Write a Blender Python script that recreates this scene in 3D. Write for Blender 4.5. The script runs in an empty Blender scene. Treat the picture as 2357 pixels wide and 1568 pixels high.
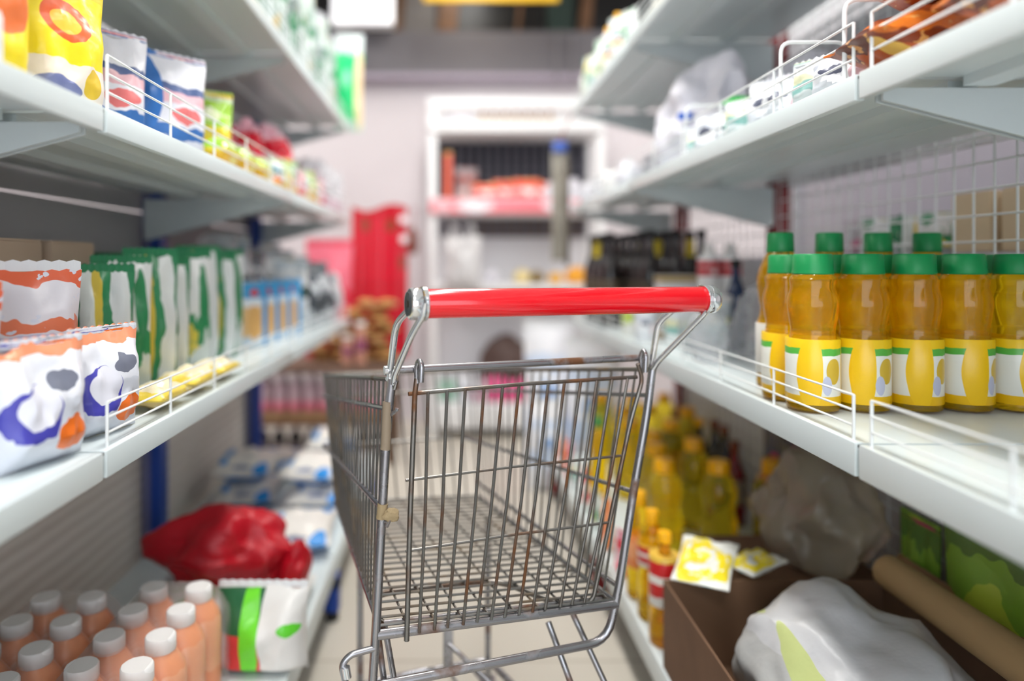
import bpy, bmesh, math, random
from mathutils import Vector, Matrix, noise
random.seed(7)
PI = math.pi
F = 1571.3           # focal length in pixels for a 24 mm lens on the 2357 px wide frame
HX, HY, EYE = 1039.0, 605.0, 1.05
scn = bpy.context.scene
col = scn.collection

# ------------------------------------------------------------------ camera, world, exposure
cd = bpy.data.cameras.new('camera'); cam = bpy.data.objects.new('camera', cd); col.objects.link(cam)
cam.location = (0, 0, EYE); cam.rotation_euler = (PI/2, 0, 0)
cd.lens = 24.0; cd.sensor_width = 36.0
cd.shift_x = (1178.5-HX)/2357; cd.shift_y = -(784-HY)/2357
cd.clip_start = 0.02; cd.clip_end = 60
cd.dof.use_dof = True; cd.dof.focus_distance = 1.03; cd.dof.aperture_fstop = 0.9
scn.camera = cam
scn.view_settings.view_transform = 'Standard'; scn.view_settings.look = 'None'
scn.view_settings.gamma = 1.0; scn.view_settings.use_curve_mapping = False
scn.view_settings.exposure = -0.2
w = bpy.data.worlds.new('world'); scn.world = w; w.use_nodes = True
w.node_tree.nodes['Background'].inputs[0].default_value = (0.9, 0.95, 1, 1)
w.node_tree.nodes['Background'].inputs[1].default_value = 0.5

def area(name, loc, sx, sy, power, color=(1, .985, .96), rot=(0, 0, 0)):
    l = bpy.data.lights.new(name, 'AREA'); l.shape = 'RECTANGLE'; l.size = sx; l.size_y = sy
    l.energy = power; l.color = color
    o = bpy.data.objects.new(name, l); o.location = loc; o.rotation_euler = rot; col.objects.link(o)
    return o
# the shop's ceiling strip lamps
LAMPS = [(0.05, -1.2), (0.05, 0.9), (0.1, 2.6), (0.1, 3.95), (-2.1, 1.2), (2.2, 1.4), (-1.8, 3.4), (2.1, 3.5)]  # the lamp by the back wall is added to brighten the far end
for (lx, ly) in LAMPS:
    area('strip_lamp_light', (lx, ly, 2.93), 0.28, 1.2, (5 if ly > 3.9 else 32) if abs(lx) < 1 else 30)

# added fill light from behind the camera, where no opening is known
area('rear_fill', (0, -2.52, 1.5), 3.6, 2.3, 72, (.95, .98, 1), (-PI/2, 0, 0))

# ------------------------------------------------------------------ helpers
def P(px, py, Y):
    return Vector(((px-HX)/F*Y, Y, EYE-(py-HY)/F*Y))
def lin(c):
    return tuple(((v/255)/12.92 if v/255 <= .04045 else (((v/255)+.055)/1.055)**2.4) for v in c)
def RGB(*c): return lin(c)
MATS = {}
def _new(name):
    m = bpy.data.materials.new(name); m.use_nodes = True; MATS[name] = m
    return m, m.node_tree, m.node_tree.nodes['Principled BSDF']
def mat(name, c, rough=.5, metal=0, trans=0, alpha=1, ior=1.45, coat=0, bump=0, bscale=30, emis=0, var=0, vscale=6, c2=None, spec=None, sss=0):
    if name in MATS: return MATS[name]
    m, nt, b = _new(name); c = lin(c)
    b.inputs['Base Color'].default_value = (*c, 1)
    b.inputs['Roughness'].default_value = rough; b.inputs['Metallic'].default_value = metal
    b.inputs['Transmission Weight'].default_value = trans; b.inputs['IOR'].default_value = ior
    b.inputs['Alpha'].default_value = alpha; b.inputs['Coat Weight'].default_value = coat
    b.inputs['Coat Roughness'].default_value = .08
    if spec is not None: b.inputs['Specular IOR Level'].default_value = spec
    if emis:
        b.inputs['Emission Color'].default_value = (*c, 1); b.inputs['Emission Strength'].default_value = emis
    if var or c2 or bump:
        tc = nt.nodes.new('ShaderNodeTexCoord'); n = nt.nodes.new('ShaderNodeTexNoise')
        n.inputs['Scale'].default_value = vscale; n.inputs['Detail'].default_value = 5
        nt.links.new(tc.outputs['Object'], n.inputs['Vector'])
        r = nt.nodes.new('ShaderNodeValToRGB'); r.color_ramp.elements[0].position = .38; r.color_ramp.elements[1].position = .62
        d = lin(c2) if c2 else tuple(v*(1-(var or .05)) for v in c)
        r.color_ramp.elements[0].color = (*d, 1); r.color_ramp.elements[1].color = (*c, 1)
        nt.links.new(n.outputs['Fac'], r.inputs['Fac']); nt.links.new(r.outputs['Color'], b.inputs['Base Color'])
    if bump:
        n2 = nt.nodes.new('ShaderNodeTexNoise'); n2.inputs['Scale'].default_value = bscale; n2.inputs['Detail'].default_value = 4
        nt.links.new(tc.outputs['Object'], n2.inputs['Vector'])
        bp = nt.nodes.new('ShaderNodeBump'); bp.inputs['Strength'].default_value = bump; bp.inputs['Distance'].default_value = .01
        nt.links.new(n2.outputs['Fac'], bp.inputs['Height']); nt.links.new(bp.outputs['Normal'], b.inputs['Normal'])
    return m
def pmat(name, bands, blobs=(), fleck=None, rough=.28, wob=.05, trans=0, alpha=1, bump=.25, ax=2, fscale=7, fth=.62):
    """printed packaging: bands [(pos,color)] up the pack, blobs [(gx,gz,rx,rz,color)], fleck = colour of the small print"""
    if name in MATS: return MATS[name]
    m, nt, b = _new(name); N = nt.nodes; L = nt.links
    tc = N.new('ShaderNodeTexCoord'); sp = N.new('ShaderNodeSeparateXYZ'); L.new(tc.outputs['Generated'], sp.inputs[0])
    ns = N.new('ShaderNodeTexNoise'); ns.inputs['Scale'].default_value = 3.5; L.new(tc.outputs['Generated'], ns.inputs['Vector'])
    def math_(op, a, c2=None):
        n = N.new('ShaderNodeMath'); n.operation = op
        for i, v in enumerate((a, c2)):
            if v is None: continue
            if isinstance(v, (int, float)): n.inputs[i].default_value = v
            else: L.new(v, n.inputs[i])
        return n.outputs[0]
    w_ = math_('MULTIPLY', math_('SUBTRACT', ns.outputs['Fac'], .5), wob*2)
    zz = math_('ADD', sp.outputs[ax], w_)
    r = N.new('ShaderNodeValToRGB'); r.color_ramp.interpolation = 'CONSTANT'
    e = r.color_ramp.elements
    for i, (p_, c) in enumerate(bands):
        el = e[i] if i < 2 else e.new(p_)
        el.position = p_; el.color = (*lin(c), 1)
    if len(bands) == 1: e[1].position = 1; e[1].color = e[0].color
    L.new(zz, r.inputs['Fac']); cur = r.outputs['Color']
    for (gx, gz, rx, rz, c) in blobs:
        dx = math_('DIVIDE', math_('SUBTRACT', sp.outputs[0], gx), rx); dz = math_('DIVIDE', math_('SUBTRACT', zz, gz), rz)
        dd = math_('ADD', math_('MULTIPLY', dx, dx), math_('MULTIPLY', dz, dz))
        mk = math_('LESS_THAN', dd, 1.0)
        mx = N.new('ShaderNodeMix'); mx.data_type = 'RGBA'; L.new(mk, mx.inputs[0]); L.new(cur, mx.inputs[6]); mx.inputs[7].default_value = (*lin(c), 1)
        cur = mx.outputs[2]
    if fleck:
        n3 = N.new('ShaderNodeTexNoise'); n3.inputs['Scale'].default_value = fscale; n3.inputs['Detail'].default_value = 3
        L.new(tc.outputs['Generated'], n3.inputs['Vector'])
        mk = math_('GREATER_THAN', n3.outputs['Fac'], fth)
        mx = N.new('ShaderNodeMix'); mx.data_type = 'RGBA'; L.new(mk, mx.inputs[0]); L.new(cur, mx.inputs[6]); mx.inputs[7].default_value = (*lin(fleck), 1)
        cur = mx.outputs[2]
    L.new(cur, b.inputs['Base Color'])
    b.inputs['Roughness'].default_value = rough; b.inputs['Transmission Weight'].default_value = trans; b.inputs['Alpha'].default_value = alpha
    if bump:
        n2 = N.new('ShaderNodeTexNoise'); n2.inputs['Scale'].default_value = 22; n2.inputs['Detail'].default_value = 3
        L.new(tc.outputs['Object'], n2.inputs['Vector'])
        bp = N.new('ShaderNodeBump'); bp.inputs['Strength'].default_value = bump; bp.inputs['Distance'].default_value = .01
        L.new(n2.outputs['Fac'], bp.inputs['Height']); L.new(bp.outputs['Normal'], b.inputs['Normal'])
    return m

def obj(name, bm, m, parent=None, smooth=True, loc=None):
    me = bpy.data.meshes.new(name)
    bmesh.ops.recalc_face_normals(bm, faces=bm.faces[:])
    bm.to_mesh(me); bm.free()
    if smooth:
        me.shade_smooth()
        me.set_sharp_from_angle(angle=math.radians(38))
    me.materials.append(m)
    o = bpy.data.objects.new(name, me); col.objects.link(o)
    if parent: o.parent = parent
    if loc: o.location = loc
    return o
def thing(name, label, cat, loc=(0, 0, 0), rz=0, group=None):
    o = bpy.data.objects.new(name, None); col.objects.link(o); o.empty_display_size = .05
    o.location = loc; o.rotation_euler = (0, 0, rz); return tag(o, label, cat, group)
def tag(o, label, cat, group=None, kind=None):
    if label: o['label'] = label
    if cat: o['category'] = cat
    if group: o['group'] = group
    if kind: o['kind'] = kind
    return o
def struct(name, bm, m, parent=None, smooth=False):
    o = obj(name, bm, m, parent, smooth)
    if not parent: o['kind'] = 'structure'
    return o
def dup(root, loc, rz, label, group=None, rot=None, sc=None):
    r = root.copy(); col.objects.link(r); r.location = loc; r.rotation_euler = rot or (0, 0, rz)
    r['label'] = label
    if group: r['group'] = group
    if sc: r.scale = sc
    for ch in list(root.children):
        c = ch.copy(); col.objects.link(c); c.parent = r
        for g in list(ch.children):
            d = g.copy(); col.objects.link(d); d.parent = c
    return r
def box(bm, a, b, bev=0):
    r = bmesh.ops.create_cube(bm, size=1)
    vs = r['verts']
    for v in vs:
        v.co = Vector([(a[i]+b[i])/2 + v.co[i]*(b[i]-a[i]) for i in range(3)])
    if bev:
        es = list({e for v in vs for e in v.link_edges})
        bmesh.ops.bevel(bm, geom=es, offset=bev, segments=2, affect='EDGES', profile=.6)
    return bm
def B(a, b, bev=0): return box(bmesh.new(), a, b, bev)
def prism(bm, pts, d):
    v0 = [bm.verts.new(p) for p in pts]; v1 = [bm.verts.new(Vector(p)+Vector(d)) for p in pts]
    bm.faces.new(v0); bm.faces.new(v1[::-1])
    n = len(pts)
    for i in range(n): bm.faces.new((v0[i], v0[(i+1) % n], v1[(i+1) % n], v1[i]))
    return bm
def fillet(pts, rad, n=5):
    pts = [Vector(p) for p in pts]; out = [pts[0]]
    for i in range(1, len(pts)-1):
        a, b, c = pts[i-1], pts[i], pts[i+1]
        r = min(rad, (a-b).length*.45, (c-b).length*.45)
        p0 = b+(a-b).normalized()*r; p2 = b+(c-b).normalized()*r
        for k in range(n+1):
            t = k/n; out.append(p0*(1-t)**2+b*2*t*(1-t)+p2*t*t)
    out.append(pts[-1]); return out
def tube(bm, pts, r, seg=8, rad=0, cap=True, closed=False):
    if rad: pts = fillet(pts, rad)
    pts = [Vector(p) for p in pts]; rings = []; n = len(pts)
    t = (pts[1]-pts[0]).normalized(); up = Vector((0, 0, 1)) if abs(t.z) < .9 else Vector((1, 0, 0))
    u = t.cross(up).normalized()
    for i in range(n):
        if closed: t2 = (pts[(i+1) % n]-pts[i-1]).normalized()
        elif i == 0: t2 = (pts[1]-pts[0]).normalized()
        elif i == n-1: t2 = (pts[-1]-pts[-2]).normalized()
        else: t2 = ((pts[i+1]-pts[i]).normalized()+(pts[i]-pts[i-1]).normalized()).normalized()
        u = (u-t2*u.dot(t2)).normalized(); v = t2.cross(u)
        rr = r[i] if isinstance(r, (list, tuple)) else r
        rings.append([bm.verts.new(pts[i]+u*math.cos(2*PI*k/seg)*rr+v*math.sin(2*PI*k/seg)*rr) for k in range(seg)])
    m = n if closed else n-1
    for i in range(m):
        a, b = rings[i], rings[(i+1) % n]
        for k in range(seg): bm.faces.new((a[k], a[(k+1) % seg], b[(k+1) % seg], b[k]))
    if cap and not closed: bm.faces.new(rings[0][::-1]); bm.faces.new(rings[-1])
    return bm
def lathe(bm, prof, seg=24, M=None, squash=1, ribs=0):
    """prof: [(r,z)] bottom to top"""
    rings = []
    for (r, z) in prof:
        ring = []
        for k in range(seg):
            a = 2*PI*k/seg
            rr = r*(1+ribs*math.cos(a*8))
            p = Vector((math.cos(a)*rr, math.sin(a)*rr*squash, z)); ring.append(bm.verts.new(M @ p if M else p))
        rings.append(ring)
    for i in range(len(rings)-1):
        a, b = rings[i], rings[i+1]
        for k in range(seg): bm.faces.new((a[k], a[(k+1) % seg], b[(k+1) % seg], b[k]))
    bm.faces.new(rings[0][::-1]); bm.faces.new(rings[-1]); return bm
def along(a, b):
    a = Vector(a); b = Vector(b); d = (b-a).normalized()
    return Matrix.Translation(a) @ d.to_track_quat('Z', 'Y').to_matrix().to_4x4(), (b-a).length

def pouch_bm(w, h, t, seed=0, n=16, m=18, crimp=.035, wr=.012, gusset=False):
    """upright filled bag standing on z=0, front towards -y"""
    bm = bmesh.new(); F_ = []; K = []
    for j in range(m+1):
        v = j/m; rf = []; rk = []
        for i in range(n+1):
            u = -1+2*i/n
            prof = max(0, 1-abs(u)**3)**.55
            lo = min(1, v/.10)**.5 if gusset else min(1, v/.22)**.6
            hi = min(1, (1-v)/.42)**.8
            th = t/2*prof*lo*hi
            x = u*w/2*(1-.05*math.sin(PI*v)*(1 if abs(u) > .6 else 0)-.04*(1-v)*(not gusset))
            z = v*h + (.012*noise.noise(Vector((u*2, seed, 3))) if j == m else 0)
            q = noise.noise(Vector((u*2.3+seed*3.1, v*3.4, seed)))*wr + noise.noise(Vector((u*6+seed, v*7, seed+5)))*wr*.45
            th2 = th+q*(prof*min(1, v*6)*min(1, (1-v)*8))
            rf.append(bm.verts.new((x, -max(th2, .0012), z))); rk.append(bm.verts.new((x, max(th+q*.5*(prof*min(1, v*6)*min(1, (1-v)*8)), .0012), z)))
        F_.append(rf); K.append(rk)
    for j in range(m):
        for i in range(n):
            bm.faces.new((F_[j][i], F_[j][i+1], F_[j+1][i+1], F_[j+1][i])); bm.faces.new((K[j][i+1], K[j][i], K[j+1][i], K[j+1][i+1]))
        bm.faces.new((F_[j][0], F_[j+1][0], K[j+1][0], K[j][0])); bm.faces.new((F_[j][n], K[j][n], K[j+1][n], F_[j+1][n]))
    for i in range(n):
        bm.faces.new((F_[m][i], F_[m][i+1], K[m][i+1], K[m][i])); bm.faces.new((F_[0][i+1], F_[0][i], K[0][i], K[0][i+1]))
    return bm
def seal_bm(w, h, z0, z1, zig=0):
    bm = bmesh.new(); n = 20
    for s in (0,):
        vs = []
        for i in range(n+1):
            x = -w/2+w*i/n
            y = .0022 if i % 2 else .0012
            vs.append([bm.verts.new((x, -y, z0)), bm.verts.new((x, -y, z1+(zig if i % 2 else 0))), bm.verts.new((x, y, z1+(zig if i % 2 else 0))), bm.verts.new((x, y, z0))])
        for i in range(n):
            a, b = vs[i], vs[i+1]
            for k in range(4): bm.faces.new((a[k], b[k], b[(k+1) % 4], a[(k+1) % 4]))
        bm.faces.new(vs[0]); bm.faces.new(vs[-1][::-1])
    return bm
def pouch(name, label, cat, loc, rz, w, h, t, m, sealm=None, seed=0, group=None, lean=0, gusset=False):
    r = thing(name, label, cat, loc, rz, group); r.rotation_euler = (lean, 0, rz)
    obj('bag_body', pouch_bm(w, h*.955, t, seed, gusset=gusset), m, r)
    obj('top_seal', seal_bm(w*.985, h, h*.945, h, .003), sealm or m, r, smooth=False)
    return r
def lying(name, label, cat, loc, rz, w, h, t, m, seed=0, group=None, tilt=0):
    """filled bag lying flat: built upright, baked flat on its back"""
    bm = pouch_bm(w, h, t, seed); 
    bmesh.ops.transform(bm, matrix=Matrix.Rotation(-PI/2, 4, 'X'), verts=bm.verts[:])
    mn = min(v.co.z for v in bm.verts)
    for v in bm.verts:
        v.co.y -= h/2; v.co.z -= mn
    o = obj(name, bm, m); o.location = loc; o.rotation_euler = (tilt, 0, rz)
    return tag(o, label, cat, group)
def crumple_bm(rx, ry, rz_, seed, amp=.18, sub=4, flat=True, neck=0, ridge=2.2):
    bm = bmesh.new(); bmesh.ops.create_icosphere(bm, subdivisions=sub, radius=1)
    for v in bm.verts:
        d = v.co.normalized()
        n1 = noise.noise(d*1.4+Vector((seed*7.3, 0, 0)))*amp*1.2
        n2 = (1-abs(noise.noise(d*ridge+Vector((0, seed*3.7, 1))))*2)*amp*.6
        n3 = (1-abs(noise.noise(d*ridge*2.4+Vector((2, seed*1.7, 1))))*2)*amp*.16
        k = 1+n1+n2+n3-amp*.4
        p = Vector((d.x*rx*k, d.y*ry*k, d.z*rz_*k))
        if neck and d.z > .55:
            f = (d.z-.55)/.45; s = 1-.75*math.sin(PI*min(1, f*.9)); p.x *= s; p.y *= s; p.z += neck*f
        v.co = p
    mn = -rz_*.72
    for v in bm.verts:
        if v.co.z < mn: v.co.z = mn+(v.co.z-mn)*.12
    mn = min(v.co.z for v in bm.verts)
    for v in bm.verts: v.co.z -= mn
    return bm
def crumple(name, label, cat, loc, r3, m, seed, group=None, amp=.18, neck=0, rz=0, sub=4, ridge=2.2):
    o = obj(name, crumple_bm(*r3, seed, amp, neck=neck, sub=sub, ridge=ridge), m); o.location = loc; o.rotation_euler = (0, 0, rz)
    return tag(o, label, cat, group)
def carton(name, label, cat, loc, rz, w, d, h, m, flapm=None, group=None):
    r = thing(name, label, cat, loc, rz, group)
    obj('carton_body', B((-w/2, -d/2, 0), (w/2, d/2, h-.004), .003), m, r)
    bm = bmesh.new(); box(bm, (-w/2+.002, -d/2+.002, h-.004), (w/2-.002, -.001, h)); box(bm, (-w/2+.002, .001, h-.004), (w/2-.002, d/2-.002, h))
    obj('lid_flap', bm, flapm or m, r, smooth=False); return r
ORD = ['nearest', 'second nearest', 'third nearest', 'fourth nearest', 'fifth nearest', 'sixth nearest', 'seventh nearest', 'eighth nearest', 'ninth nearest', 'tenth nearest', 'eleventh nearest', 'twelfth nearest', 'thirteenth nearest', 'fourteenth nearest', 'fifteenth nearest', 'sixteenth nearest', 'seventeenth nearest', 'eighteenth nearest']
def ordn(i): return ORD[i] if i < len(ORD) else 'farther'

# ------------------------------------------------------------------ materials of the setting
M_shelf = mat('white enamelled steel', (220, 230, 231), .38, var=.04, vscale=3, coat=.2)
M_wire = mat('white coated wire', (236, 240, 240), .35)
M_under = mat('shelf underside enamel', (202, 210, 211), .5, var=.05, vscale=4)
M_blue = mat('blue painted upright', (18, 62, 150), .4)
M_red = mat('dark red painted upright', (120, 22, 26), .45)
M_black = mat('black rubber', (22, 22, 24), .6)
M_wall = mat('pinkish white wall paint', (216, 209, 212), .75, var=.03, vscale=2)
M_beam = mat('grey beam paint', (104, 101, 105), .6, var=.06, vscale=3)
M_wood = mat('brown timber', (112, 78, 50), .55, var=.3, vscale=9)
M_card = mat('brown corrugated card', (158, 122, 88), .8, var=.12, vscale=14)
M_cardd = mat('darker corrugated card', (118, 88, 66), .85, var=.12, vscale=10)
def grid_mat(name, c1, c2, pitch, wid, rough=.5):
    m, nt, b = _new(name); N = nt.nodes; L = nt.links
    tc = N.new('ShaderNodeTexCoord'); br = N.new('ShaderNodeTexBrick'); mp = N.new('ShaderNodeMapping')
    mp.inputs['Rotation'].default_value = (PI/2, 0, 0) if 'back' in name else (PI/2, 0, PI/2)
    if 'floor' in name: mp.inputs['Rotation'].default_value = (0, 0, 0)
    br.offset = 0 if 'floor' in name or 'mesh' in name else .5; br.inputs['Scale'].default_value = 1
    br.inputs['Brick Width'].default_value = pitch[0]; br.inputs['Row Height'].default_value = pitch[1]; br.inputs['Mortar Size'].default_value = wid
    br.inputs['Color1'].default_value = (*lin(c1), 1); br.inputs['Color2'].default_value = (*[v*.95 for v in lin(c1)], 1); br.inputs['Mortar'].default_value = (*lin(c2), 1)
    L.new(tc.outputs['Object'], mp.inputs[0]); L.new(mp.outputs[0], br.inputs['Vector']); L.new(br.outputs['Color'], b.inputs['Base Color'])
    b.inputs['Roughness'].default_value = rough; return m
M_floor = grid_mat('beige floor tile', (206, 199, 186), (176, 168, 154), (.6, .6), .004, .32)
M_panel = mat('beige back panel', (196, 188, 176), .7)
def wave_panel():
    m, nt, b = _new('beige ribbed back panel'); N = nt.nodes; L = nt.links
    tc = N.new('ShaderNodeTexCoord'); wv = N.new('ShaderNodeTexWave'); wv.bands_direction = 'Z'; wv.inputs['Scale'].default_value = 9; wv.inputs['Distortion'].default_value = 1.5
    r = N.new('ShaderNodeValToRGB'); r.color_ramp.elements[0].color = (*lin((206, 199, 190)), 1); r.color_ramp.elements[1].color = (*lin((226, 221, 213)), 1)
    L.new(tc.outputs['Object'], wv.inputs['Vector']); L.new(wv.outputs['Fac'], r.inputs[0]); L.new(r.outputs[0], b.inputs['Base Color'])
    bp = N.new('ShaderNodeBump'); bp.inputs['Strength'].default_value = .12; L.new(wv.outputs['Fac'], bp.inputs['Height']); L.new(bp.outputs[0], b.inputs['Normal'])
    b.inputs['Roughness'].default_value = .7; return m
M_ribs = wave_panel()

# ------------------------------------------------------------------ room shell
YB = 4.55
struct('floor', B((-3.4, -2.6, -.05), (3.4, YB+.1, 0)), M_floor)
struct('ceiling', B((-3.4, -2.6, 3.05), (3.4, YB+.1, 3.1)), mat('white ceiling board', (214, 212, 210), .8))
struct('wall_back', B((-3.4, YB, 0), (3.4, YB+.1, 2.56)), M_wall)
struct('wall_left', B((-3.5, -2.6, 0), (-3.4, YB+.1, 3.05)), M_wall)
struct('wall_right', B((3.4, -2.6, 0), (3.5, YB+.1, 3.05)), M_wall)
struct('wall_front', B((-3.4, -2.7, 0), (3.4, -2.6, 3.05)), M_wall)
struct('fill_panel', B((-1.8, -2.6, .35), (1.8, -2.58, 2.65)), mat('glowing fill panel', (235, 242, 250), .3, emis=.8))  # unseen glowing panel added with the fill light, not a known window
bm = B((-3.4, YB-.13, 2.27), (3.4, YB, 2.55))
struct('trim_1', bm, M_beam)
bm = B((-3.4, YB-.15, 2.245), (3.4, YB, 2.272), .004)
struct('beam_glow_edge', bm, mat('mauve beam edge glow', (168, 158, 172), .6))  # lilac lamp reflection along the beam's lower edge, put into the colour
bm = bmesh.new()
for px in (1281, 1318): tube(bm, [P(px, 78, YB-.15), P(px, 182, YB-.15)], .009)
struct('trim_3', bm, mat('grey conduit', (116, 112, 116), .5), smooth=True)
# dark clerestory window above the beam
wf = struct('window_1', B((-3.4, YB+.06, 2.55), (3.4, YB+.1, 3.05)), mat('dark window glass', (9, 11, 12), .3))
bm = bmesh.new()
for (a, b_, c, d) in ((905, 0, 930, 0), (1005, 0, 1055, 0), (1186, 0, 1200, 0), (1330, 0, 1362, 0)):
    q0 = P(a, 0, YB+.02); q1 = P(c, 0, YB+.02)
    prism(bm, [(q0.x, YB-.02, 2.55), (q1.x-.02, YB-.02, 2.55), (q1.x+.03, YB-.02, 3.04), (q0.x+.05, YB-.02, 3.04)], (0, .07, 0))
box(bm, (-3.4, YB-.02, 2.55), (3.4, YB+.05, 2.565))
obj('window_frame', bm, M_wood, wf, smooth=False)
q0, q1 = P(925, 0, YB), P(1003, 0, YB)
obj('frosted_pane', B((q0.x, YB+.03, 2.565), (q1.x, YB+.045, 3.04)), mat('grey frosted pane', (112, 108, 106), .5), wf)
q0, q1 = P(1262, 0, YB), P(1322, 0, YB)
obj('tinted_pane', B((q0.x, YB+.03, 2.565), (q1.x, YB+.045, 3.04)), mat('teal tinted pane', (40, 58, 52), .3), wf)
# lamp bodies
for i, (lx, ly) in enumerate(LAMPS):
    t = thing('ceiling_lamp', 'white ceiling strip lamp, %s' % ['behind the camera', 'above the trolley', 'above the far half of the aisle', 'added to brighten the back wall', 'over the aisle on the left', 'over the aisle on the right', 'at the far left of the shop', 'at the far right of the shop'][i], 'lamp', (lx, ly, 2.95), 0, 'ceiling strip lamps')
    obj('lamp_housing', B((-.16, -.63, .03), (.16, .63, .10), .01), mat('lamp housing white', (236, 236, 236), .4), t)
    obj('lamp_diffuser', B((-.14, -.6, 0), (.14, .6, .03), .008), mat('lamp diffuser', (255, 252, 246), .5, emis=4), t)
# white wall light box upper left, and yellow board
p0, p1 = P(765, 56, 4.2), P(905, 56, 4.2)
t = thing('light_box', 'bright white light box hanging high beside the dark window, above the left shelves', 'light', ((p0.x+p1.x)/2, 4.2, p0.z))
hw = (p1.x-p0.x)/2
obj('diffuser_panel', B((-hw, -.02, 0), (hw, .0, .42), .012), mat('light box face', (252, 252, 255), .4, emis=.7), t)
obj('housing', B((-hw, 0, 0), (hw, .1, .42), .012), mat('lamp housing white', (236, 236, 236), .4), t)
bm = bmesh.new()
for s in (-hw*.7, hw*.7): tube(bm, [(s, .05, .42), (s, .05, 3.05-p0.z)], .004)
obj('hanger_rod', bm, mat('steel rod', (150, 150, 150), .3, metal=1), t)
p0, p1 = P(975, 4, 3.9), P(1286, 4, 3.9)
t = thing('hanging_board', 'yellow board hanging from the ceiling, only its lower edge in view', 'sign', ((p0.x+p1.x)/2, 3.9, p0.z)); hw = (p1.x-p0.x)/2
obj('board', B((-hw, -.01, 0), (hw, .01, .25), .003), mat('yellow board', (238, 188, 30), .4), t)
bm = bmesh.new()
for s in (-hw*.7, hw*.7): tube(bm, [(s, 0, .25), (s, 0, 3.05-p0.z)], .003)
obj('hanger_rod', bm, mat('steel rod', (150, 150, 150), .3, metal=1), t)

# ------------------------------------------------------------------ shelving
L_F, L_B = -.456, -.90      # left shelves: front edge, back
R_F, R_B = .54, 1.0
L_SH = {'lower': (.764, .80), 'middle': (1.222, 1.255), 'top': (1.632, 1.665)}
R_SH = {'lower': (.763, .808), 'middle': (1.267, 1.302), 'top': (1.705, 1.742)}
L_BASE, R_BASE = (-.335, .20), (.445, .19)   # front edge x, height of the base shelf
def rail_bm(x, s, y0, y1, z, h, pitch=.225, n=3, hoop=False):
    bm = bmesh.new(); r = .0017
    xx = x-s*.008
    for k in range(n): tube(bm, [(xx, y0+.02, z+h*(k+1)/n), (xx, y1-.02, z+h*(k+1)/n)], r, 6)
    k = 0; c = int(round((y1-y0-.04)/pitch))
    for i in range(c+1):
        y = y0+.02+(y1-y0-.04)*i/c
        tube(bm, [(xx, y, z+.0005), (xx, y, z+h)], .0022, 6)
    return bm
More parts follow.
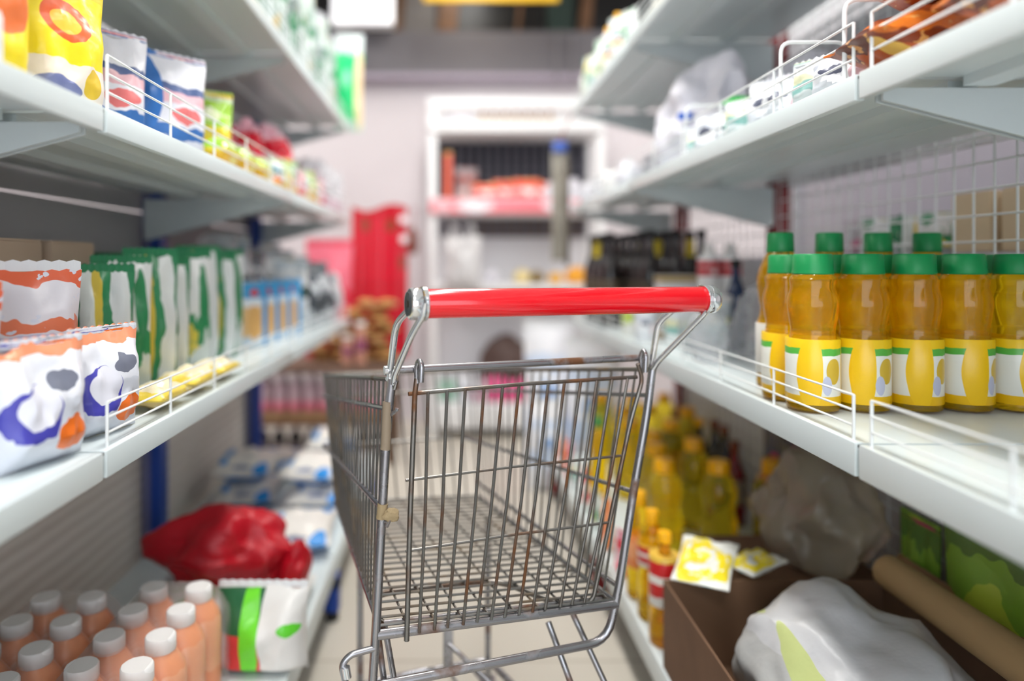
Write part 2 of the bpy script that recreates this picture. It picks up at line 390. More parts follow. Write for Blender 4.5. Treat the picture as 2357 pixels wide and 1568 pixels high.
def unit(side, y0, y1, label, first, last, wm):
    s = 1 if side == 'L' else -1      # direction from the back to the aisle
    xf, xb = (L_F, L_B) if side == 'L' else (R_F, R_B)
    SH = L_SH if side == 'L' else R_SH
    bx, bz = L_BASE if side == 'L' else R_BASE
    t = thing('shelving_unit', label, 'shelves', (0, 0, 0), 0, 'white shelving units along the left' if s > 0 else 'white shelving units along the right')
    um = M_blue if side == 'L' else M_red
    for yy in ([y0+.03, y1-.03] if last else [y0+.03]):
        xp = xb+s*(.055 if s > 0 else .005)
        bm = B((min(xp, xp-s*.055), yy-.028, .0), (max(xp, xp-s*.055), yy+.028, 2.1), .003)
        up = obj('upright', bm, um, t)
        if s > 0: obj('slot_strip', B((xb+.002, yy-.031, .14), (xb+.026, yy-.0281, 2.09), .001), mat('lavender grey slot strip', (104, 106, 142), .5), up)
    for nm, (z0, z1) in SH.items():
        a, b_ = y0+.004, y1-.004
        X0, X1 = sorted((xb+s*.012, xf-s*.004))
        bm = B((X0, a, z1-.006), (X1, b_, z1), 0)
        f0, f1 = sorted((xf, xf-s*.014)); box(bm, (f0, a, z0), (f1, b_, z1+.001), .003)
        for k in (.33, .66):
            q = xf-s*(abs(xf-xb))*k; box(bm, (q-.02, a+.01, z1-.02), (q+.02, b_-.01, z1-.006))
        sh = obj('shelf', bm, M_shelf, t, smooth=True)
        if not (side == 'L' and first): obj('wire_rail', rail_bm(xf, s, y0, y1, z1, .062 if nm != 'middle' else .075), wm, sh)
        for yy, dy in ((a+.001, .004), (b_-.005, .004)):
            pb = xb+s*.012; pf = xf-s*.03
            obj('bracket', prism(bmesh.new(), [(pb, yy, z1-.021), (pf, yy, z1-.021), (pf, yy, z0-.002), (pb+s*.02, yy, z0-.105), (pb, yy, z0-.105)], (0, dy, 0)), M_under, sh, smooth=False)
    # base shelf on painted feet
    X0, X1 = sorted((xb+s*.012, bx-s*.004))
    bm = B((X0, y0+.004, bz-.008), (X1, y1-.004, bz)); f0, f1 = sorted((bx, bx-s*.016)); box(bm, (f0, y0+.004, bz-.062), (f1, y1-.004, bz+.001), .004)
    obj('base_shelf', bm, M_shelf, t)
    for yy in ([y0+.03, y1-.03] if last else [y0+.03]):
        X0, X1 = sorted((xb, bx+s*.006))
        bm = B((X0, yy-.022, bz-.105), (X1, yy+.022, bz-.064), .003)
        f0, f1 = sorted((bx+s*.006, bx-s*.036)); box(bm, (f0, yy-.022, .03), (f1, yy+.022, bz-.066), .003)
        ft = obj('foot_beam', bm, um, t)
        obj('rubber_foot', lathe(bmesh.new(), [(.018, 0), (.02, .006), (.016, .03)], 14, Matrix.Translation((bx-s*.016, yy, 0))), M_black, ft)
    # back panels
    X0, X1 = sorted((xb-s*.012, xb-s*.006))
    if side == 'L':
        obj('back_panel', B((X0, y0+.002, .15), (X1, y1-.002, .80)), M_ribs, t)
        obj('back_panel', B((X0, y0+.002, .81), (X1, y1-.002, 1.195)), mat('grey back panel', (178, 176, 178), .6), t)
        obj('back_panel', B((X0, y0+.002, 1.20), (X1, y1-.002, 2.05)), mat('grey back panel', (178, 176, 178), .6), t)
    else:
        bm = bmesh.new(); n = int((y1-y0-.06)/.05)
        for i in range(n+1): tube(bm, [(xb+.012, y0+.002+i*(y1-y0-.06)/n, .12), (xb+.012, y0+.002+i*(y1-y0-.06)/n, 2.05)], .0022, 5)
        for k in range(39): tube(bm, [(xb+.008, y0+.002, .14+k*.05), (xb+.008, y1-.002, .14+k*.05)], .0022, 5)
        obj('wire_mesh_back', bm, M_wire, t)
        for (za, zb) in ((.12, .79), (1.28, 2.05)): obj('back_panel', B((X0+.03, y0+.002, za), (X1+.03, y1-.002, zb)), mat('pale grey back panel', (206, 204, 208), .6), t)
    return t
L_J = [-.25, .90, 1.98, 3.05]; R_J = [-.25, .91, 2.10, 3.06]
M_wireL = M_wire
for i in range(3):
    unit('L', L_J[i], L_J[i+1], 'white shelving with blue uprights on the left of the aisle, %s section' % ['nearest', 'middle', 'farthest'][i], i == 0, i == 2, M_wire)
    unit('R', R_J[i], R_J[i+1], 'white shelving with dark red uprights on the right of the aisle, %s section' % ['nearest', 'middle', 'farthest'][i], i == 0, i == 2, M_wire)
ZL = {k: v[1]+.0015 for k, v in L_SH.items()}; ZR = {k: v[1]+.0015 for k, v in R_SH.items()}
ZLB, ZRB = L_BASE[1]+.0015, R_BASE[1]+.0015
#@@PART2

# ------------------------------------------------------------------ shopping trolley
def metal(name, c, rough, rust=.0, rustc=(112, 74, 46)):
    m, nt, b = _new(name); N = nt.nodes; L = nt.links
    b.inputs['Metallic'].default_value = .9; b.inputs['Roughness'].default_value = rough
    b.inputs['Base Color'].default_value = (*lin(c), 1)
    if rust:
        tc = N.new('ShaderNodeTexCoord'); n = N.new('ShaderNodeTexNoise'); n.inputs['Scale'].default_value = 14; n.inputs['Detail'].default_value = 6
        L.new(tc.outputs['Object'], n.inputs['Vector'])
        r = N.new('ShaderNodeValToRGB'); r.color_ramp.elements[0].position = .62-rust*.2; r.color_ramp.elements[1].position = .72-rust*.1
        r.color_ramp.elements[0].color = (*lin(c), 1); r.color_ramp.elements[1].color = (*lin(rustc), 1)
        L.new(n.outputs['Fac'], r.inputs[0]); L.new(r.outputs[0], b.inputs['Base Color'])
        r2 = N.new('ShaderNodeMapRange'); r2.inputs[1].default_value = .55; r2.inputs[2].default_value = .7; r2.inputs[3].default_value = rough; r2.inputs[4].default_value = .75
        L.new(n.outputs['Fac'], r2.inputs[0]); L.new(r2.outputs[0], b.inputs['Roughness'])
        r3 = N.new('ShaderNodeMapRange'); r3.inputs[1].default_value = .58; r3.inputs[2].default_value = .7; r3.inputs[3].default_value = .9; r3.inputs[4].default_value = .25
        L.new(n.outputs['Fac'], r3.inputs[0]); L.new(r3.outputs[0], b.inputs['Metallic'])
    return m
M_chrome = metal('polished chrome', (222, 224, 226), .12)
M_tube = metal('dulled chrome tube', (158, 157, 160), .26, .2)
M_gate = metal('rusty gate wire', (128, 125, 120), .34, .7)
M_mesh = metal('dull basket wire', (136, 134, 130), .36, .5, (120, 104, 84))
cart = thing('shopping_trolley', 'wire shopping trolley with a red handle standing in the middle of the aisle', 'shopping trolley', (0, 0, 0))
A, Bq = P(950, 700, .94), P(1636, 689, 1.092)
d = (Bq-A).normalized(); Ln = (Bq-A).length
Mh = Matrix.Translation(A) @ d.to_track_quat('Z', 'Y').to_matrix().to_4x4()
M_grip = mat('glossy red plastic grip', (228, 14, 30), .16, coat=.6)
grip = obj('handle_grip', lathe(bmesh.new(), [(.0200, .017), (.0206, .019), (.0206, Ln-.017), (.0200, Ln-.015)], 48, Mh), M_grip, cart)
for (z0, sg) in ((0, 1), (Ln, -1)):
    def q(z): return z0+sg*z
    pr = [(.0185, q(-.006)), (.0215, q(-.0045)), (.0225, q(-.002)), (.0225, q(.0085)), (.0215, q(.0105))]
    if sg < 0: pr = pr[::-1]
    cp = obj('end_cap', lathe(bmesh.new(), pr, 40, Mh), M_chrome, cart)
    pr = [(.0165, q(-.0064)), (.017, q(-.0078)), (.0065, q(-.0075)), (.0055, q(-.0068))]
    if sg < 0: pr = pr[::-1]
    obj('plug', lathe(bmesh.new(), pr, 32, Mh), mat('dark grey plastic plug', (58, 62, 66), .45), cp)
    obj('socket', lathe(bmesh.new(), [(.0048, min(q(-.0082), q(-.0062))), (.0048, max(q(-.0082), q(-.0062)))], 20, Mh), mat('socket brown', (52, 36, 28), .5), cp)
    ring = bmesh.new()
    for zz in (.0135, .0165):
        tube(ring, [Mh @ Vector((math.cos(2*PI*k/40)*.0222, math.sin(2*PI*k/40)*.0222, q(zz))) for k in range(40)], .0024, 8, closed=True)
    obj('collar_ring', ring, M_chrome, cart)
TLt = P(900, 868, 1.012); TRt = P(1502, 836, 1.148)
# handle struts: a front rod and a rear rod each side
bm = tube(bmesh.new(), [P(901, 890, 1.012), P(897, 862, 1.014), P(911, 745, .99), P(943, 712, .958)], .0052, 12, .02)
obj('handle_strut', bm, M_chrome, cart)
bm = tube(bmesh.new(), [P(906, 884, 1.004), P(908, 865, 1.0), P(948, 770, .952), P(975, 725, .926), P(979, 697, .924)], .005, 12, .02)
obj('handle_strut', bm, M_chrome, cart)
bm = tube(bmesh.new(), [P(1499, 850, 1.152), P(1502, 825, 1.15), P(1515, 742, 1.142), P(1552, 712, 1.125)], .0052, 12, .02)
obj('handle_strut', bm, M_chrome, cart)
bm = tube(bmesh.new(), [P(1503, 850, 1.142), P(1514, 832, 1.136), P(1618, 727, 1.084), P(1634, 705, 1.075)], .005, 12, .02)
obj('handle_strut', bm, M_chrome, cart)
# corner tubes down to the chassis
zc = .135
def dn(p, z): return Vector((p.x, p.y, z))
pl = P(858, 1568, 1.0)
obj('corner_tube', tube(bmesh.new(), [P(903, 872, 1.012), P(893, 960, 1.012), P(880, 1170, 1.005), P(866, 1440, 1.0), pl, dn(pl+Vector((-.02, -.01, 0)), zc)], .0068, 14, .03), M_tube, cart)
pr_ = P(1398, 1476, 1.115)
low = [P(1503, 840, 1.148), P(1488, 960, 1.146), P(1458, 1132, 1.14), P(1425, 1350, 1.125), pr_, P(864, 1580, 1.0)]
obj('corner_tube', tube(bmesh.new(), low, .0068, 14, .035), M_tube, cart)
obj('tape_wrap', tube(bmesh.new(), [P(892, 925, 1.011), P(889, 1000, 1.009), P(887, 1035, 1.008)], .0074, 14), mat('taupe tape', (140, 124, 104), .6), cart)
kn = obj('frayed_knot', tube(bmesh.new(), [P(881, 1160, 1.004), P(878, 1194, 1.003)], .0078, 14), mat('tan frayed tape', (158, 138, 104), .8, bump=.6), cart)
bm = crumple_bm(.012, .006, .010, 5, .35, 3); kk = P(899, 1184, .995)
bmesh.ops.translate(bm, vec=kk-Vector((0, 0, .010)), verts=bm.verts[:]); obj('loose_end', bm, mat('tan frayed tape', (158, 138, 104), .8), kn)
bm = tube(bmesh.new(), [P(900, 955, 1.008), P(913, 944, .998), P(914, 940, .998)], .003, 8)
tube(bm, [P(908, 884, 1.0), P(914, 880, .998), P(908, 896, 1.0)], .003, 8)
obj('hook_lug', bm, M_tube, cart)
obj('hook_lug', tube(bmesh.new(), [P(886, 1200, 1.0), P(897, 1200, .992), P(890, 1212, .995)], .0028, 8), M_tube, cart)
# top and bottom cross bars
t0, t1 = P(889, 853, 1.012), P(1488, 823, 1.15)
obj('top_bar', tube(bmesh.new(), [t0, t1], .0058, 14), M_tube, cart)
obj('bolt', tube(bmesh.new(), [t0-(t1-t0).normalized()*.003, t0+(t1-t0).normalized()*.005], .0072, 12), M_chrome, cart)
b0, b1 = P(868, 1462, 1.0), P(1420, 1390, 1.122)
obj('bottom_bar', tube(bmesh.new(), [b0, b1], .0075, 14), M_tube, cart)
# basket
NL, NR = P(893, 872, 1.014), P(1494, 850, 1.15)
FL, FR = P(745, 864, 1.60), P(1078, 852, 1.71)
BL, BR = P(872, 1440, 1.0), P(1412, 1380, 1.12)
GL, GR = P(772, 1155, 1.55), P(1100, 1142, 1.66)
def rowl(a, b, n): return [a.lerp(b, i/n) for i in range(n+1)]
def side(nt_, ft_, nb, fb, lev, n, nm):
    bm = bmesh.new()
    tube(bm, [nt_, ft_], .0042, 8)
    for k, (a, b_) in enumerate(lev): obj('side_rail', tube(bmesh.new(), [a, b_], .0040, 8), M_tube, cart)
    obj('side_rail', tube(bmesh.new(), [nb, fb], .0042, 8), M_tube, cart)
    T_, B_ = rowl(nt_, ft_, n), rowl(nb, fb, n)
    for i in range(1, n):
        tube(bm, [T_[i], B_[i], B_[i]+Vector((.012 if nm == 'L' else -.012, 0, -.006))], .0021, 6, .01)
    return obj('side_panel', bm, M_mesh, cart)
side(NL, FL, BL, GL, [(P(890, 941, 1.01), P(745, 912, 1.595)), (P(881, 1172, 1.005), P(745, 1026, 1.59))], 22, 'L')
side(NR, FR, BR, GR, [(P(1490, 910, 1.148), P(1080, 897, 1.705)), (P(1458, 1132, 1.14), P(1068, 1007, 1.69)), (P(1425, 1352, 1.125), P(1098, 1110, 1.665))], 20, 'R')
bm = bmesh.new()
for a, b_, r in ((FL, FR, .0042), (P(745, 912, 1.595), P(1080, 897, 1.705), .003), (P(747, 1026, 1.59), P(1068, 1007, 1.69), .003), (GL, GR, .0034)): tube(bm, [a, b_], r, 8)
T_, B_ = rowl(FL, FR, 12), rowl(GL, GR, 12)
for i in range(13): tube(bm, [T_[i], B_[i]], .0021, 6)
obj('front_panel', bm, M_mesh, cart)
bm = bmesh.new()
T_, B_ = rowl(BL, GL, 24), rowl(BR, GR, 24)
for i in range(25): tube(bm, [T_[i], B_[i]], .0021, 6)
T_, B_ = rowl(BL, BR, 9), rowl(GL, GR, 9)
for i in range(10): tube(bm, [T_[i]-Vector((0, 0, .004)), B_[i]-Vector((0, 0, .004))], .0021, 6)
obj('basket_floor', bm, M_mesh, cart)
# swinging rear gate
g = obj('rear_gate', tube(bmesh.new(), [P(960, 868, 1.015), P(955, 905, 1.014), P(944, 1190, 1.008), P(936, 1475, 1.0)], .0041, 10), M_gate, cart)
obj('gate_rod', tube(bmesh.new(), [P(1468, 838, 1.13), P(1479, 800+72, 1.135), P(1450, 975, 1.125), P(1420, 1120, 1.12), P(1385, 1290, 1.115), P(1366, 1375, 1.11), P(1356, 1386, 1.11)], .0036, 10, .02), M_gate, g)
for (x, y, yy, sx) in ((962, 868, 1.015, 1), (1478, 845, 1.137, 1)):
    hk = [P(x-2, y+14, yy), P(x-3, y-25, yy), P(x+3, y-40, yy-.004), P(x+9, y-26, yy-.012), P(x+7, y+12, yy-.012)]
    obj('hook', tube(bmesh.new(), hk, .0042, 10, .01), M_tube, g)
tops = [985, 1029, 1071, 1114, 1157, 1195, 1230, 1262, 1299, 1337, 1374, 1409, 1445]
bots = [965, 1000, 1030, 1066, 1098, 1131, 1162, 1195, 1226, 1255, 1290, 1317, 1345]
def gY(px): return 1.012+(px-940)/(1465-940)*.118
def gYb(px): return 1.0+(px-935)/(1360-935)*.102
for i, (a, b_) in enumerate(zip(tops, bots)):
    f = i/12
    ya = 905-(a-940)/525*35; yb = 1457-(b_-965)/380*70
    mid = P((a+b_)/2+4, (ya+yb)/2, (gY(a)+gYb(b_))/2)
    obj('gate_wire', tube(bmesh.new(), [P(a, ya, gY(a)), mid, P(b_, yb, gYb(b_))], .0025, 8), M_gate, g)
for (x0, y0, x1, y1, k, r) in ((940, 907, 1466, 868, 0, .0032), (934, 1106, 1432, 1049, .4, .0023), (934, 1269, 1400, 1203, .7, .0023)):
    ya = (gY(x0)*(1-k)+gYb(x0)*k); yb = (gY(1465)*(1-k)+gYb(1360)*k)
    pts = [P(x0, y0, ya+.003), P((x0+x1)/2, (y0+y1)/2-3, (ya+yb)/2+.003), P(x1, y1, yb+.003)]
    obj('gate_crossbar', tube(bmesh.new(), pts, r, 8), M_gate, g)
# chassis under the basket
def F3(u, v, dz=0):
    """point on the basket floor: u across, v towards the front"""
    return BL.lerp(BR, u).lerp(GL.lerp(GR, u), v)+Vector((0, 0, dz))
uf = [F3(.02, .02, -.012), F3(.02, .22, -.012), F3(.62, .24, -.012), F3(.80, .03, -.012)]
obj('under_frame', tube(bmesh.new(), uf, .0052, 10, .04), M_gate, cart)
obj('under_frame', tube(bmesh.new(), [F3(.03, .05, -.012), F3(.99, .05, -.012)], .0045, 10), M_tube, cart)
wheels = {'rl': dn(F3(.0, 0)+Vector((-.03, -.02, 0)), 0), 'rr': dn(F3(1, 0)+Vector((.03, -.02, 0)), 0), 'fl': dn(F3(.1, .75), 0), 'fr': dn(F3(.9, .75), 0)}
for px0, px1 in (((1262, 1432, 1.15), (1312, 1568, 1.12)), ((1318, 1412, 1.16), (1390, 1568, 1.13))):
    a = P(*px0); b_ = P(*px1); e = b_+(b_-a)*((b_.z-.14)/(a.z-b_.z))
    obj('chassis_rod', tube(bmesh.new(), [a, b_, e], .0052, 10), M_tube, cart)
for px0, px1 in (((870, 1460, 1.03), (884, 1568, 1.02)), ((885, 1440, 1.06), (908, 1568, 1.05))):
    a = P(*px0); b_ = P(*px1); e = b_+(b_-a)*((b_.z-.14)/(a.z-b_.z))
    obj('chassis_rod', tube(bmesh.new(), [a, b_, e], .0048, 10), M_tube, cart)
obj('side_loop', tube(bmesh.new(), [P(864, 1492, .998), P(805, 1508, .985), P(786, 1532, .98), P(802, 1600, .985), dn(P(812, 1700, .99), .14)], .0048, 10, .02), M_tube, cart)
obj('loop_bolt', tube(bmesh.new(), [P(796, 1536, .975), P(800, 1560, .975)], .006, 12), M_chrome, cart)
# lower rack and front posts
z = .17
lo = [dn(wheels['rl'], z), dn(wheels['fl'], z), dn(wheels['fr'], z), dn(wheels['rr'], z)]
obj('lower_frame', tube(bmesh.new(), [lo[0], lo[1], lo[2], lo[3], lo[0]+Vector((.004, 0, 0))], .007, 10, .03), M_tube, cart)
bm = bmesh.new()
for i in range(1, 6): tube(bm, [lo[0].lerp(lo[3], i/6), lo[1].lerp(lo[2], i/6)], .0032, 8)
obj('lower_rack', bm, M_tube, cart)
for k in ('fl', 'fr'):
    obj('front_post', tube(bmesh.new(), [dn(wheels[k], z), dn(wheels[k], F3(.1 if k == 'fl' else .9, .75).z-.006)], .0066, 10), M_tube, cart)
# short bracket and brace seen under the basket
q0, q1 = P(1020, 1482, 1.38), P(1027, 1552, 1.38)
obj('bracket_plate', B((q0.x, 1.376, q1.z), (q0.x+.02, 1.38, q0.z+.06), .001), M_tube, cart)
obj('brace', tube(bmesh.new(), [P(1032, 1482, 1.376), P(1125, 1568, 1.32), dn(P(1240, 1680, 1.28), .17)], .0048, 10), M_tube, cart)
obj('brace', tube(bmesh.new(), [P(912, 1556, 1.36), P(985, 1540, 1.37), P(1026, 1548, 1.378)], .0045, 10, .02), M_tube, cart)
for k, p_ in wheels.items():
    wb = bmesh.new(); lathe(wb, [(.03, -.011), (.048, -.012), (.05, -.008), (.05, .008), (.048, .012), (.03, .011)], 28, Matrix.Translation((p_.x, p_.y, .05)) @ Matrix.Rotation(PI/2, 4, 'Y'))
    cs = obj('caster_wheel', wb, M_black, cart)
    fk = bmesh.new()
    for s in (-.017, .015): box(fk, (p_.x+s, p_.y-.016, .035), (p_.x+s+.002, p_.y+.016, .125))
    box(fk, (p_.x-.017, p_.y-.016, .123), (p_.x+.017, p_.y+.016, .127)); tube(fk, [(p_.x, p_.y, .125), (p_.x, p_.y, z)], .008, 10)
    obj('fork', fk, M_tube, cs)
#@@PART3

# ------------------------------------------------------------------ product materials
M_oil = mat('golden cooking oil', (255, 212, 24), .05, trans=.84, ior=1.18, coat=.5)
M_oild = mat('amber cooking oil', (246, 186, 20), .05, trans=.8, ior=1.18, coat=.5)
M_gcap = mat('green screw cap', (16, 140, 76), .4)
M_ycap = mat('yellow screw cap', (253, 184, 8), .36)
M_wcap = mat('white screw cap', (236, 234, 232), .4)
M_oilp = mat('pale golden cooking oil', (255, 234, 70), .04, trans=.84, ior=1.16, coat=.5)
M_dark = mat('dark sauce in glass', (26, 20, 20), .12, coat=.5)
M_brown = mat('brown sauce in glass', (104, 58, 36), .14, coat=.5)
M_clear = mat('clear plastic film', (238, 240, 244), .16, trans=.62, alpha=.55, ior=1.15, bump=.8, bscale=26)
M_white = mat('white plastic bag film', (222, 220, 228), .34, bump=.35, bscale=9)
M_grey = mat('cloudy grey plastic film', (182, 170, 150), .28, trans=.4, alpha=.68, bump=.35, bscale=9)
M_redbag = mat('red plastic bag film', (186, 6, 30), .42, bump=.35, bscale=9, c2=(168, 10, 30), vscale=4)
P_l3a = pmat('clear refill bag with green print', [(0, (120, 150, 132)), (.2, (160, 176, 168)), (.45, (40, 120, 80)), (.6, (150, 170, 162)), (.8, (176, 190, 184))], [(.4, .2, .2, .1, (190, 160, 80))], fleck=(214, 222, 220), wob=.25, rough=.16, bump=.6)
P_l3b = pmat('silvery clear refill bag', [(0, (140, 156, 152)), (.4, (120, 134, 132)), (.62, (176, 186, 186))], [(.6, .3, .2, .1, (40, 130, 84)), (.3, .7, .16, .1, (104, 122, 118))], fleck=(220, 226, 228), wob=.3, rough=.14, bump=.7)
P_l3c = pmat('pale green clear refill bag', [(0, (60, 140, 96)), (.14, (160, 178, 172)), (.5, (96, 140, 118)), (.7, (170, 184, 180))], [(.5, .36, .18, .12, (190, 200, 196))], fleck=(218, 224, 224), wob=.3, rough=.16, bump=.6)
M_wall_s = mat('plain white seal', (232, 234, 236), .3)
P_yel = pmat('yellow pack print', [(0, (244, 200, 36)), (.1, (250, 224, 44)), (.92, (240, 204, 40))], [(.3, .68, .16, .12, (112, 140, 200)), (.72, .45, .18, .16, (236, 120, 60)), (.3, .22, .13, .12, (200, 90, 120)), (.7, .82, .12, .09, (150, 190, 60))])
P_yel2 = pmat('yellow and white pack print', [(0, (236, 226, 214)), (.36, (250, 226, 40)), (.9, (238, 206, 36))], [(.5, .66, .24, .16, (232, 96, 44)), (.48, .64, .14, .09, (250, 190, 60)), (.4, .18, .25, .07, (120, 128, 176)), (.75, .25, .1, .1, (226, 190, 60))])
P_wob = pmat('white orange and blue detergent print', [(0, (226, 226, 238)), (.2, (214, 218, 236)), (.34, (240, 132, 84)), (.42, (238, 236, 244)), (.62, (240, 128, 88)), (.70, (240, 236, 242)), (.9, (238, 110, 74))], [(.72, .28, .2, .12, (62, 62, 186)), (.3, .2, .22, .14, (240, 120, 40)), (.6, .55, .22, .06, (208, 206, 230))], fleck=(230, 232, 244), wob=.12)
P_wbo = pmat('white pack with indigo crescent', [(0, (222, 226, 236)), (.5, (236, 238, 246)), (.86, (238, 150, 110))], [(.3, .42, .26, .22, (74, 72, 176)), (.34, .46, .2, .17, (236, 236, 246)), (.7, .22, .2, .14, (240, 116, 36)), (.62, .66, .16, .1, (120, 124, 140))], wob=.1)
P_gw = pmat('green and white powder bag print', [(0, (40, 128, 84)), (.12, (226, 232, 226)), (.40, (42, 138, 86)), (.6, (228, 232, 230)), (.88, (44, 132, 86))], [(.5, .26, .17, .2, (222, 196, 70))], wob=.1, ax=0)
for n_ in []: pass
P_gw2 = pmat('white bag with green diagonal print', [(0, (218, 226, 222)), (.3, (52, 146, 92)), (.42, (232, 234, 232))], [(.5, .24, .16, .1, (226, 206, 80)), (.75, .6, .12, .30, (46, 140, 88)), (.2, .8, .14, .12, (60, 150, 100))], fleck=(90, 160, 120), wob=.25, fth=.66)
P_bwo = pmat('blue white and wafer box print', [(0, (208, 224, 236)), (.16, (236, 196, 140)), (.62, (232, 238, 242)), (.76, (66, 160, 214))], [(.5, .38, .26, .26, (232, 180, 110)), (.92, .5, .12, .6, (64, 156, 214)), (.5, .84, .16, .05, (214, 60, 60))], bump=0)
P_sil = pmat('silver and black snack bag', [(0, (190, 198, 204)), (.3, (66, 74, 80)), (.5, (204, 210, 214)), (.8, (90, 98, 106))], [(.5, .6, .2, .14, (44, 54, 66))], rough=.18, wob=.2, bump=.5)
P_sil2 = pmat('dark teal and silver bag', [(0, (214, 220, 224)), (.42, (34, 70, 62)), (.62, (210, 214, 216)), (.86, (170, 182, 190))], [(.4, .3, .2, .1, (220, 180, 110))], rough=.2, wob=.24, bump=.5)
P_red = pmat('red sweets bag print', [(0, (232, 36, 66)), (.2, (240, 96, 124)), (.5, (222, 28, 54)), (.78, (240, 180, 196))], [(.5, .45, .3, .14, (240, 206, 218))], fleck=(248, 232, 236), rough=.16, wob=.2, bump=.6)
P_pinkclear = pmat('clear bag with pink sweets', [(0, (214, 176, 190)), (.3, (206, 202, 206)), (.7, (190, 190, 194))], [(.4, .3, .25, .14, (222, 130, 164))], fleck=(240, 240, 244), rough=.14, wob=.2, bump=.8)
P_multi = pmat('small multicolour packet print', [(0, (236, 190, 60)), (.22, (232, 236, 232)), (.5, (96, 168, 196)), (.68, (238, 240, 234)), (.84, (96, 176, 90))], [(.4, .3, .2, .14, (230, 120, 60)), (.7, .6, .18, .12, (60, 130, 80))], fleck=(236, 238, 240), wob=.12)
P_gy = pmat('lime green and yellow bag print', [(0, (240, 186, 46)), (.4, (236, 214, 60)), (.56, (166, 212, 70)), (.9, (214, 230, 190))], [(.5, .28, .2, .1, (240, 220, 120)), (.45, .72, .25, .08, (232, 240, 200))], rough=.16)
P_bw = pmat('blue and white sack print', [(0, (10, 140, 226)), (.3, (232, 228, 222)), (.8, (236, 232, 226))], [(.5, .68, .16, .08, (120, 130, 160)), (.8, .55, .12, .2, (20, 140, 222)), (.16, .85, .1, .1, (40, 150, 224))], wob=.10, rough=.4)
P_bwtall = pmat('tall white pack with blue and rose print', [(0, (214, 214, 224)), (.18, (60, 110, 176)), (.3, (226, 226, 234)), (.5, (226, 180, 188)), (.62, (78, 96, 140)), (.7, (232, 232, 238))], [(.2, .6, .16, .36, (54, 116, 190)), (.65, .4, .2, .07, (226, 120, 120))], wob=.08)
P_cook = pmat('brown and orange biscuit pack print', [(0, (196, 92, 34)), (.3, (140, 62, 30)), (.5, (216, 116, 40)), (.78, (154, 74, 38))], [(.5, .5, .3, .2, (98, 44, 26)), (.2, .3, .1, .14, (236, 190, 90))], fleck=(222, 160, 90), wob=.2)
P_paper = pmat('white pack with grey print', [(0, (222, 226, 232)), (.3, (236, 238, 242)), (.6, (206, 212, 224)), (.76, (238, 240, 242))], [(.4, .5, .18, .1, (96, 100, 120)), (.75, .35, .1, .14, (226, 190, 200))], wob=.12)
P_net = pmat('yellow and white net sachet print', [(0, (246, 222, 40)), (.3, (240, 240, 232)), (.62, (250, 226, 46)), (.86, (236, 236, 226))], [(.62, .3, .14, .12, (20, 160, 170)), (.3, .6, .2, .12, (248, 228, 60))], fleck=(240, 240, 236), wob=.2)
P_gp = pmat('green and pink snack print', [(0, (106, 130, 50)), (.35, (64, 100, 44)), (.55, (132, 176, 60)), (.82, (86, 124, 52))], [(.6, .3, .3, .14, (190, 60, 110)), (.4, .6, .18, .1, (186, 206, 70))], wob=.18)
P_nb = pmat('navy and magenta pouch print', [(0, (38, 44, 66)), (.5, (24, 46, 84)), (.78, (60, 62, 76))], [(.7, .6, .28, .16, (186, 50, 104)), (.3, .4, .16, .2, (30, 60, 104))], wob=.12)
P_ricegreen = pmat('green red and white rice bag print', [(0, (34, 70, 40)), (.06, (214, 66, 66)), (.5, (40, 96, 60)), (.95, (200, 206, 196))], [(.40, .5, .10, .7, (112, 216, 50)), (.80, .5, .30, .9, (226, 224, 220)), (.82, .55, .12, .07, (96, 206, 50))], wob=.04)
P_ricew = pmat('white rice bag with green mark', [(0, (226, 228, 226)), (.4, (232, 234, 230)), (.8, (224, 226, 220))], [(.6, .72, .22, .08, (96, 200, 50)), (.3, .4, .16, .2, (176, 214, 176))], wob=.12)
P_gold = pmat('gold and brown snack print', [(0, (120, 70, 36)), (.24, (196, 150, 86)), (.5, (112, 62, 38)), (.66, (206, 160, 96)), (.9, (140, 84, 46))], fleck=(222, 184, 120), wob=.25)
P_redgold = pmat('red foil sheet with gold medallions', [(0, (206, 24, 46)), (.5, (214, 26, 50)), (.9, (196, 20, 40))], [(.25, .86, .09, .045, (150, 66, 44)), (.7, .86, .09, .045, (150, 66, 44)), (.9, .62, .07, .05, (150, 66, 44))], rough=.22, wob=.02, bump=.3)
P_oillab = pmat('yellow oil label print', [(0, (240, 190, 16)), (.14, (236, 236, 226)), (.66, (238, 238, 228)), (.76, (90, 180, 70)), (.86, (246, 204, 24))], [(.22, .5, .18, .6, (248, 200, 20)), (.62, .52, .16, .2, (214, 180, 60)), (.95, .5, .12, .6, (246, 200, 20)), (.48, .3, .1, .14, (196, 200, 220))], bump=0, wob=.02)
P_orange = pmat('orange drink label print', [(0, (238, 140, 76)), (.3, (244, 168, 118)), (.8, (240, 150, 90))], [(.5, .5, .3, .3, (236, 120, 24)), (.3, .3, .12, .14, (226, 90, 20)), (.7, .7, .1, .1, (250, 190, 150))], bump=0, wob=.08)
P_redlab = pmat('red and white sauce label', [(0, (226, 226, 220)), (.2, (206, 40, 40)), (.45, (238, 234, 226)), (.62, (204, 36, 38)), (.9, (230, 190, 80))], [(.5, .32, .2, .1, (240, 220, 210))], bump=0)
P_jug = pmat('red and white jug label', [(0, (238, 236, 236)), (.2, (190, 30, 44)), (.5, (226, 200, 200)), (.56, (186, 26, 40)), (.84, (240, 238, 238))], [(.5, .36, .12, .1, (236, 214, 214))], bump=0, wob=.02)
